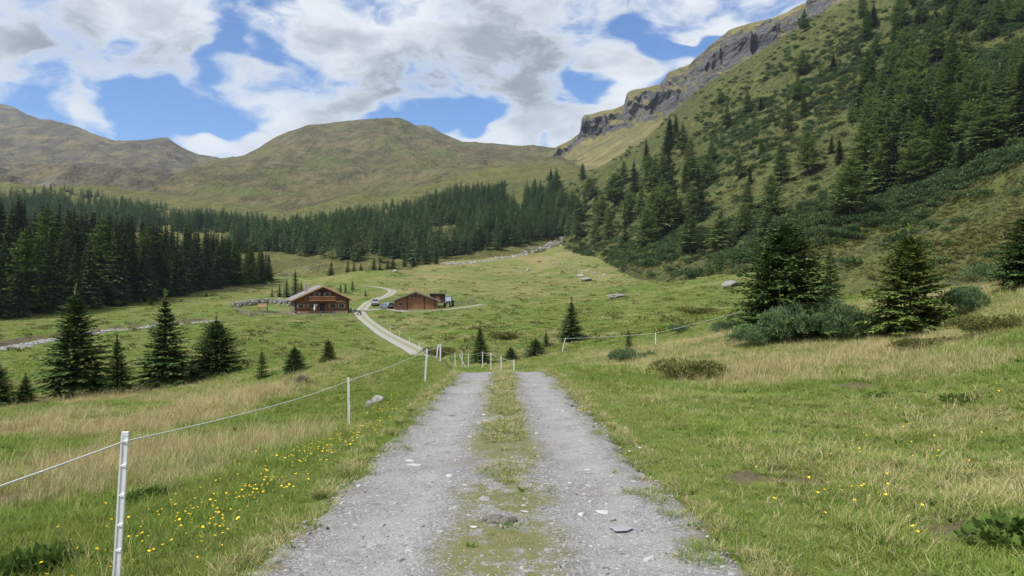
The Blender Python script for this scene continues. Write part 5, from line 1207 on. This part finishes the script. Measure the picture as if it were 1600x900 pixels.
# ---- dry stone wall behind the lawn
wv = []
rdw = random.Random(9); wm = MB(); WP = [pxD(362, 176), pxD(385, 181), pxD(405, 188), pxD(430, 190), pxD(452, 184)]
bmw = bmesh.new()
for i in range(len(WP) - 1):
    a = Vector(WP[i]); b = Vector(WP[i + 1]); L_ = (b - a).length
    for k in range(int(L_ * 14)):
        q = a.lerp(b, rdw.random()); z = H(q.x, q.y) + rdw.random() * 1.25 - .05; r_ = rdw.uniform(.14, .34)
        mt = Matrix.Translation((q.x + rdw.gauss(0, .25), q.y + rdw.gauss(0, .25), z)) @ Euler((rdw.random() * 3, rdw.random() * 3, rdw.random() * 3)).to_matrix().to_4x4() @ Matrix.Diagonal((r_ * 1.3, r_, r_ * .7, 1))
        bmesh.ops.create_icosphere(bmw, subdivisions=1, radius=1.0, matrix=mt)
wme = bpy.data.meshes.new('dry_stone_wall'); bmw.to_mesh(wme); bmw.free(); wme.materials.append(m_rock)
wr_ = tag(link('dry_stone_wall', None), 'pale dry stone wall running behind the play tower', 'wall'); o = link('stones', wme, wr_); o['kind'] = 'stuff'
# ---- vehicles
m_silver = plain('silver_paint', (.42, .43, .46), .28, .5, .4); m_blue = plain('grey_blue_paint', (.20, .25, .33), .28, .5, .4); m_tyre = plain('tyre_rubber', (.018, .018, .02), .9); m_rim = plain('wheel_rim', (.4, .4, .42), .35, .5, .8)
m_red = plain('tail_lamp', (.35, .02, .02), .2, .6); m_lamp = plain('head_lamp', (.7, .72, .75), .15, .7); m_plate = plain('number_plate', (.65, .65, .63), .5); m_bump = plain('black_plastic', (.03, .03, .032), .7)
def car(px, D, rz, paint, label, L=4.3, Wd=1.8, Hh=1.6):
    c = root('parked_car', px, D, rz, label, 'car', 'cars parked beside the barn', .0); h = Wd / 2
    def hull(prof, w0, w1, zs):  # side profile (y, z) lofted with tumblehome
        V = []; Fc = []; n_ = len(prof)
        for sg in (-1, 1):
            for (y_, z_) in prof: V.append((sg * (w0 + (w1 - w0) * sstep(zs[0], zs[1], np.array(z_))), y_, z_))
        Fc = [tuple(range(n_)), tuple(range(2 * n_ - 1, n_ - 1, -1))] + [(i, (i + 1) % n_, (i + 1) % n_ + n_, i + n_) for i in range(n_)]
        return MB().add(V, Fc)
    l = L / 2
    hull([(-l, .35), (-l - .03, .6), (-l + .05, .98), (l - 1.1, 1.0), (l - .1, .82), (l, .6), (l - .02, .33), (l - .4, .26), (-l + .4, .26)], h, h - .04, (.5, 1.0)).build('body', paint, c, .05)
    cb_ = hull([(-l + .10, .98), (-l + .35, Hh - .06), (-l + .7, Hh), (l - 2.0, Hh - .03), (l - 1.15, 1.0)], h - .06, h - .22, (1.0, Hh)).build('cabin', paint, c, .04)
    MB().add([(-h + .16, -l + .115, 1.06), (h - .16, -l + .115, 1.06), (h - .26, -l + .31, Hh - .14), (-h + .26, -l + .31, Hh - .14)], [(0, 1, 2, 3)]).build('rear_window', m_glass, cb_)
    MB().add([(-h + .16, l - 1.21, 1.06), (h - .16, l - 1.21, 1.06), (h - .26, l - 1.90, Hh - .10), (-h + .26, l - 1.90, Hh - .10)], [(3, 2, 1, 0)]).build('windscreen', m_glass, cb_)
    for sg in (-1, 1):
        MB().add([(sg * (h - .075), -l + .5, 1.05), (sg * (h - .075), l - 1.5, 1.05), (sg * (h - .195), l - 2.0, Hh - .12), (sg * (h - .195), -l + .7, Hh - .12)], [(0, 1, 2, 3)]).build('side_window', m_glass, cb_)
        MB().box(sg * h - .09, sg * h + .005, -l - .035, -l + .2, .72, .95).build('tail_lamp', m_red, c)
        MB().box(sg * (h - .2) - .16, sg * (h - .2) + .16, l - .14, l + .02, .6, .76).build('head_lamp', m_lamp, c)
        MB().box(sg * (h + .08) - .09, sg * (h + .08) + .09, l - 1.5, l - 1.38, 1.0, 1.14).build('mirror', m_bump, c)
        for y_ in (-l + .78, l - .82):
            wl = MB().cyl((sg * (h - .1) - .1, y_, .33), .33, .2, 'x', 16).build('wheel', m_tyre, c); MB().cyl((sg * (h + .005) - .01, y_, .33), .2, .02, 'x', 12).build('rim', m_rim, wl)
    MB().box(-h + .02, h - .02, -l - .08, -l + .1, .30, .52).build('bumper', m_bump, c); MB().box(-.26, .26, -l - .09, -l - .05, .62, .74).build('number_plate', m_plate, c)
car(586, 179, R(12), m_silver, 'silver hatchback parked tail-on, the car closer to the track', 4.3, 1.8, 1.62)
car(604.5, 174, R(38), m_blue, 'grey-blue car parked at the left end of the barn', 4.2, 1.75, 1.5)
tr_ = root('tractor', 700.5, 174, R(174), 'small tractor with pale cab parked right of the barn', 'tractor')
m_trac = plain('dark_green_paint', (.03, .05, .045), .4, .4); m_cabw = plain('pale_cab_glass', (.36, .44, .52), .15, .6)
MB().box(-.42, .42, .2, 2.0, .75, 1.35).build('bonnet', m_trac, tr_, .06); MB().box(-.34, .34, 1.99, 2.02, .85, 1.25).build('grille', m_bump, tr_)
MB().prism([(-.75, 1.2), (.75, 1.2), (.68, 2.45), (-.68, 2.45)], -1.3, .2).build('cab', m_cabw, tr_, .05); MB().box(-.78, .78, -1.4, .3, 2.452, 2.57).build('cab_roof', m_metal, tr_, .04)
for x_ in (-.73, .73): MB().box(x_ - .04, x_ + .04, .2, .26, 1.2, 2.45).build('cab_pillar', m_trac, tr_)
for sg in (-1, 1):
    wl = MB().cyl((sg * .95 - .2, -.75, .68), .68, .4, 'x', 18).build('rear_wheel', m_tyre, tr_); MB().cyl((sg * 1.16 - .02, -.75, .68), .36, .04, 'x', 14).build('rim', m_rim, wl)
    wl = MB().cyl((sg * .72 - .13, 1.45, .42), .42, .26, 'x', 16).build('front_wheel', m_tyre, tr_); MB().cyl((sg * .86 - .02, 1.45, .42), .22, .04, 'x', 12).build('rim', m_rim, wl)
    MB().box(sg * .95 - .28, sg * .95 + .28, -1.3, -.2, 1.37, 1.43).build('mudguard', m_trac, tr_); MB().cyl((sg * .3, 2.0, 1.18), .09, .05, 'y', 10).build('head_lamp', m_lamp, tr_)
# ---- parasol in front of the chalet door, black tyre and barrier at the yard entrance
pa = root('parasol', 491.5, 157, 0, 'folded white parasol standing in front of the chalet', 'parasol')
MB().cyl((0, 0, -.2), .035, 2.5).build('pole', m_metal, pa); MB().cyl((0, 0, 1.2), .20, 1.15, 'z', 10, .05).build('canopy', m_white, pa); MB().cyl((0, 0, -.05), .3, .1).build('base', m_plinth, pa)
gt = root('gate_bar', 557, 158, 0, 'dark slanting barrier pole at the yard entrance beside the track', 'barrier')
MB().beam((-.7, 0, .55), (.75, 0, 1.0), .1, .1).build('bar', m_dark, gt); MB().box(-.8, -.64, -.08, .08, -.2, 1.0).build('post', m_rail, gt)
tme = bpy.data.meshes.new('tyre'); bmt = bmesh.new(); V_ = []
for i in range(20):
    a = i / 20 * 6.2832; V_.append([bmt.verts.new(((.36 + .1 * math.cos(b_ / 8 * 6.2832)) * math.cos(a), .1 * math.sin(b_ / 8 * 6.2832), (.36 + .1 * math.cos(b_ / 8 * 6.2832)) * math.sin(a))) for b_ in range(8)])
for i in range(20):
    for j in range(8): bmt.faces.new((V_[i][j], V_[(i + 1) % 20][j], V_[(i + 1) % 20][(j + 1) % 8], V_[i][(j + 1) % 8]))
bmt.to_mesh(tme); bmt.free(); tme.materials.append(m_tyre)
x_, y_ = pxD(561.5, 157.5); tag(link('tyre', tme, None, (x_, y_, H(x_, y_) + .42), (R(8), 0, .3)), 'old black tyre standing upright where the track reaches the chalet', 'tyre')
# person by the fence gate
m_person, t, p, _ = new_mat('person_clothes'); tcn = t.n('ShaderNodeTexCoord'); sz_ = t.n('ShaderNodeSeparateXYZ'); t.links.new(tcn.outputs['Object'], sz_.inputs[0])
cr = t.ramp(t.m('DIVIDE', sz_.outputs[2], 1.8), [(0, (.03, .03, .03)), (.05, (.035, .04, .06)), (.52, (.22, .25, .34)), (.82, (.45, .27, .20)), (.93, (.05, .035, .025))])
for n_ in t.nodes:
    if n_.type == 'VALTORGB': n_.color_ramp.interpolation = 'CONSTANT'
t.put(p.inputs['Base Color'], cr)
J = {'pel': (0, 0, .95, .15), 'bel': (0, .02, 1.12, .14), 'che': (0, .04, 1.32, .16), 'nec': (0, .03, 1.48, .06), 'hea': (0, .02, 1.60, .10), 'top': (0, .02, 1.70, .085),
     'hl': (-.10, 0, .88, .095), 'kl': (-.12, .04, .48, .065), 'al': (-.12, -.02, .08, .045), 'fl': (-.13, .14, .03, .04), 'hr': (.10, 0, .88, .095), 'kr': (.11, .10, .49, .065), 'ar': (.11, .06, .08, .045), 'fr': (.12, .22, .03, .04),
     'sl': (-.19, .03, 1.40, .06), 'el': (-.25, .06, 1.12, .045), 'wl': (-.24, .18, .90, .03), 'pl': (-.23, .22, .82, .035), 'sr': (.19, .03, 1.40, .06), 'er': (.25, .08, 1.13, .045), 'wr': (.22, .26, .98, .03), 'pr': (.20, .32, .92, .035)}
Ed = [('pel', 'bel'), ('bel', 'che'), ('che', 'nec'), ('nec', 'hea'), ('hea', 'top'), ('pel', 'hl'), ('hl', 'kl'), ('kl', 'al'), ('al', 'fl'), ('pel', 'hr'), ('hr', 'kr'), ('kr', 'ar'), ('ar', 'fr'), ('che', 'sl'), ('sl', 'el'), ('el', 'wl'), ('wl', 'pl'), ('che', 'sr'), ('sr', 'er'), ('er', 'wr'), ('wr', 'pr')]
ks = list(J); pme = bpy.data.meshes.new('person'); pme.from_pydata([J[k][:3] for k in ks], [(ks.index(a), ks.index(b)) for a, b in Ed], []); pme.materials.append(m_person)
x_, y_ = pxD(551.5, 158.5); po = tag(link('person', pme, None, (x_, y_, H(x_, y_)), (0, 0, R(-70))), 'person in a grey-blue top and dark trousers standing at the fence end', 'person')
sk = po.modifiers.new('skin', 'SKIN')
for i, k in enumerate(ks): pme.skin_vertices[0].data[i].radius = (J[k][3],) * 2
pme.skin_vertices[0].data[0].use_root = True
po.modifiers.new('sub', 'SUBSURF').levels = 1

# ------------------------------------------------------------------ electric fence
m_post = plain('white_plastic', (.74, .76, .78), .42, .4, var=(.62, .64, .67), scale=14); m_rope = plain('fence_rope', (.62, .62, .60), .8, var=(.45, .46, .46), scale=60); m_ins = plain('insulator', (.05, .05, .05), .5)
def post_parts():
    w_, d_ = .0155, .012
    m = MB(); m.box(-w_, w_, -d_, d_, -.15, 1.10); m.box(-w_ - .006, -w_ + .004, -d_ - .004, d_ + .004, -.15, 1.095); m.box(w_ - .004, w_ + .006, -d_ - .004, d_ + .004, -.15, 1.095); m.box(-w_ - .004, w_ + .004, -d_ - .002, d_ + .002, 1.10, 1.125)
    b = m.build('shaft', m_post)
    lug = MB().box(-.004, .018, -.020, -.010, -.010, .010).box(.014, .023, -.028, -.010, -.010, .014).box(-.014, .004, -.018, -.010, -.004, .004).build('clip', m_post, None, .002)
    ft = MB().box(-.035, .035, -.03, .03, .0, .02).build('foot_plate', m_post)
    return b.data, lug.data, ft.data, (b, lug, ft)
pb_, pl_, pf_, tmp = post_parts()
for o in tmp: bpy.data.objects.remove(o)
tops = []
def wpost(px, py_top, D, label, h=1.08, lx=0.0, ly=0.0, detail=False):
    x, y = pxD(px, D); z = H(x, y); top = EYE + (450 - py_top) / F * D; hh = max(.6, min(1.25, top - z)) if h is None else h
    e = tag(link('fence_post', None, None, (x, y, z), (lx, ly, .25)), label, 'fence post', 'white electric fence posts'); e.scale = (1, 1, hh / 1.125)
    link('shaft', pb_, e); link('foot_plate', pf_, e, (0, 0, .0))
    for z_ in ((1.06, .90, .70, .50, .33) if detail else (1.03, .7)): link('clip', pl_, e, (0, 0, z_))
    M_ = Matrix.Translation((x, y, z)) @ Euler((lx, ly, .25)).to_matrix().to_4x4()
    return M_ @ Vector((.0, -.025, hh * .945))
R1 = []
x0, y0 = -2.62, 1.0; R1.append(Vector((x0, y0, .70)))
R1.append(wpost(180, 675, 4.7, 'nearest white fence post with moulded clips, leaning slightly, beside the flowers', None, 0, R(3.2), True))
R1.append(wpost(545, 590, 15, 'second white fence post along the road, below the white rocks', None, 0, R(-.5)))
R1.append(wpost(664, 545, 22, 'third white fence post, leaning, at the edge of the straw clump near the crest', None, 0, R(3.5)))
R1.append(wpost(688, 538, 27, 'upright white fence post at the crest where the road turns', None, 0, R(.3)))
R1.append(wpost(679, 533, 33, 'slanting white fence post just behind the crest', None, 0, R(8)))
R2 = [wpost(803, 562, 33, 'white post standing in line with the right wheel track behind the crest', None)]
for px, py, D, lb in [(783, 566, 41, 'short white post behind the crest, next left of the wheel-track post'), (767, 567, 46, 'short white post behind the crest in line with the grass strip'), (754, 562, 49, 'white post at the foot of the slender spruce'),
                      (732, 561, 53, 'white post right of the slanting brace post'), (722, 562, 55, 'white post left of the slanting brace post'), (711, 556, 59, 'small white post left of the brace posts in the dip'), (655, 533, 78, 'small white post beside the valley track where it disappears behind the bank'),
                      (640, 527, 90, 'small white post along the right side of the valley track, second from the bank'), (624, 517, 105, 'small white post along the right side of the valley track, third from the bank'), (610, 508, 120, 'small white post along the right side of the valley track, near the bend'), (595, 500, 138, 'farthest small white post along the right side of the valley track')]:
    R2.append(wpost(px, py, D, lb, 1.05))
wpost(727, 562, 54.5, 'short white post used as a slanting brace in the dip', 1.1, 0, R(-24))
R3 = [wpost(878, 530, 53, 'white post leaning over on the right bank near the full meadow spruce', 1.1, 0, R(14)), wpost(1024, 520, 46, 'thin white post on the right bank beside the dark juniper mat', 1.15, 0, R(1))]
x_, y_ = pxD(1200, 46); R3.append(Vector((x_, y_, H(x_, y_) + 1.0)))
def rope(name, pts, r_, sag, label, mat):
    V = []; Fc = []; path = []
    for i in range(len(pts) - 1):
        a, b = pts[i], pts[i + 1]
        for k in range(14): u = k / 14; path.append(a.lerp(b, u) - Vector((0, 0, sag * 4 * u * (1 - u) * min(1, (b - a).length / 10))))
    path.append(pts[-1]); n_ = 6
    for i, c in enumerate(path):
        d = (path[min(i + 1, len(path) - 1)] - path[max(i - 1, 0)]).normalized(); u = d.cross(Vector((0, 0, 1))).normalized(); v = u.cross(d)
        for k in range(n_): V.append(c + u * math.cos(k / n_ * 6.2832) * r_ + v * math.sin(k / n_ * 6.2832) * r_)
    for i in range(len(path) - 1):
        for k in range(n_): Fc.append((i * n_ + k, i * n_ + (k + 1) % n_, (i + 1) * n_ + (k + 1) % n_, (i + 1) * n_ + k))
    return tag(link(name, mesh_from(name, V, Fc, [mat])), label, 'rope')
rope('fence_rope', R1, .0055, .06, 'white twisted fence rope strung along the posts on the left of the road', m_rope)
rope('fence_wire', R2, .006, .08, 'thin fence cord linking the small posts behind the crest', m_rope)
rope('fence_wire', R3, .008, .05, 'thin fence cord strung along the rim of the right bank', m_rope)

# ------------------------------------------------------------------ things lying on the road
m_flat = plain('slate_slab', (.30, .31, .33), .6, var=(.48, .48, .47), scale=12); m_mud = plain('dried_mud', (.09, .085, .08), .9, var=(.19, .18, .165), scale=25)
SLB = [stone_mesh('slab', 540 + k, m_flat, 2, .28) for k in range(3)]
road_o = bpy.data.objects['gravel_road']
for k, (px, py, r_) in enumerate([(648, 727, .085), (640, 720, .05), (734, 683, .055), (716, 680, .035), (702, 744, .05), (940, 801, .055), (908, 804, .055), (748, 660, .04), (763, 658, .045), (772, 660, .03), (756, 648, .05), (798, 664, .03), (888, 755, .05), (918, 735, .04), (776, 651, .03), (690, 640, .04), (702, 622, .04), (836, 600, .06), (850, 585, .07), (740, 824, .03), (820, 800, .035), (1000, 700, .04), (560, 760, .03), (905, 668, .03), (870, 640, .035), (955, 745, .03)]):
    D = 1.7 * F / (py - 450)
    for _ in range(4): x, y = pxD(px, D); zr_ = float(road_z(np.array([x]), np.array([y]))[0]); D = (EYE - zr_) * F / (py - 450)
    o = link('stone', SLB[k % 3], road_o, (x, y, zr_ + .006), (random.uniform(-.1, .1), random.uniform(-.1, .1), random.random() * 6), (r_, r_ * .8, r_ * .6))
def on_road(px, py):
    D = 1.7 * F / (py - 450)
    for _ in range(5): x, y = pxD(px, D); z = float(road_z(np.array([x]), np.array([y]))[0]); D = (EYE - z) * F / (py - 450)
    return x, y, z
x, y, z = on_road(782, 815); bmm = bmesh.new()
for k in range(46):
    rr2 = random.uniform(.008, .032); bmesh.ops.create_icosphere(bmm, subdivisions=1, radius=1, matrix=Matrix.Translation((random.gauss(0, .065), random.gauss(0, .035), rr2 * .25 + random.random() * .012)) @ Euler((random.random(), random.random(), random.random())).to_matrix().to_4x4() @ Matrix.Diagonal((rr2 * 1.3, rr2, rr2 * .7, 1)))
mm = bpy.data.meshes.new('mud_clod'); bmm.to_mesh(mm); bmm.free(); mm.materials.append(m_mud); o = tag(link('mud_clod', mm, None, (x, y, z)), 'crumbled lump of grey mud on the grassy middle of the road', 'mud', kind='stuff')
# puddle
m_water, t, p, _ = new_mat('puddle_water'); p.inputs['Base Color'].default_value = (.24, .25, .27, 1); p.inputs['Roughness'].default_value = .03; p.inputs['Specular IOR Level'].default_value = .5; p.inputs['IOR'].default_value = 1.33
x, y, z = on_road(970, 829); V = [(0, 0, 0)]; 
for k in range(22): a = k / 22 * 6.2832; q = 1 + .12 * math.sin(3 * a + 1) + .08 * math.sin(5 * a); V.append((math.cos(a) * .075 * q, math.sin(a) * .06 * q, 0))
tag(link('puddle', mesh_from('puddle', V, [(0, k + 1, (k + 1) % 22 + 1) for k in range(22)], [m_water], False), None, (x, y, z + .016)), kind='structure')

# ------------------------------------------------------------------ air
m_air = bpy.data.materials.new('air'); m_air.use_nodes = True; nt = m_air.node_tree; nt.nodes.clear()
ao = nt.nodes.new('ShaderNodeOutputMaterial'); pv = nt.nodes.new('ShaderNodeVolumePrincipled'); nt.links.new(pv.outputs[0], ao.inputs['Volume'])
pv.inputs['Color'].default_value = (.60, .78, 1.0, 1); pv.inputs['Density'].default_value = .00006; pv.inputs['Anisotropy'].default_value = .1
zmin = float(np.min(gz)) - 2
ztop = max(max((o.matrix_world @ Vector(c)).z for c in o.bound_box) for o in COL.objects if o.type == 'MESH') + 25; print('highest', ztop)
hz = MB().box(-9500, 9500, -9500, 9500, zmin, ztop).build('haze', m_air); tag(hz, 'thin blue summer haze in the valley air', None, kind='stuff')
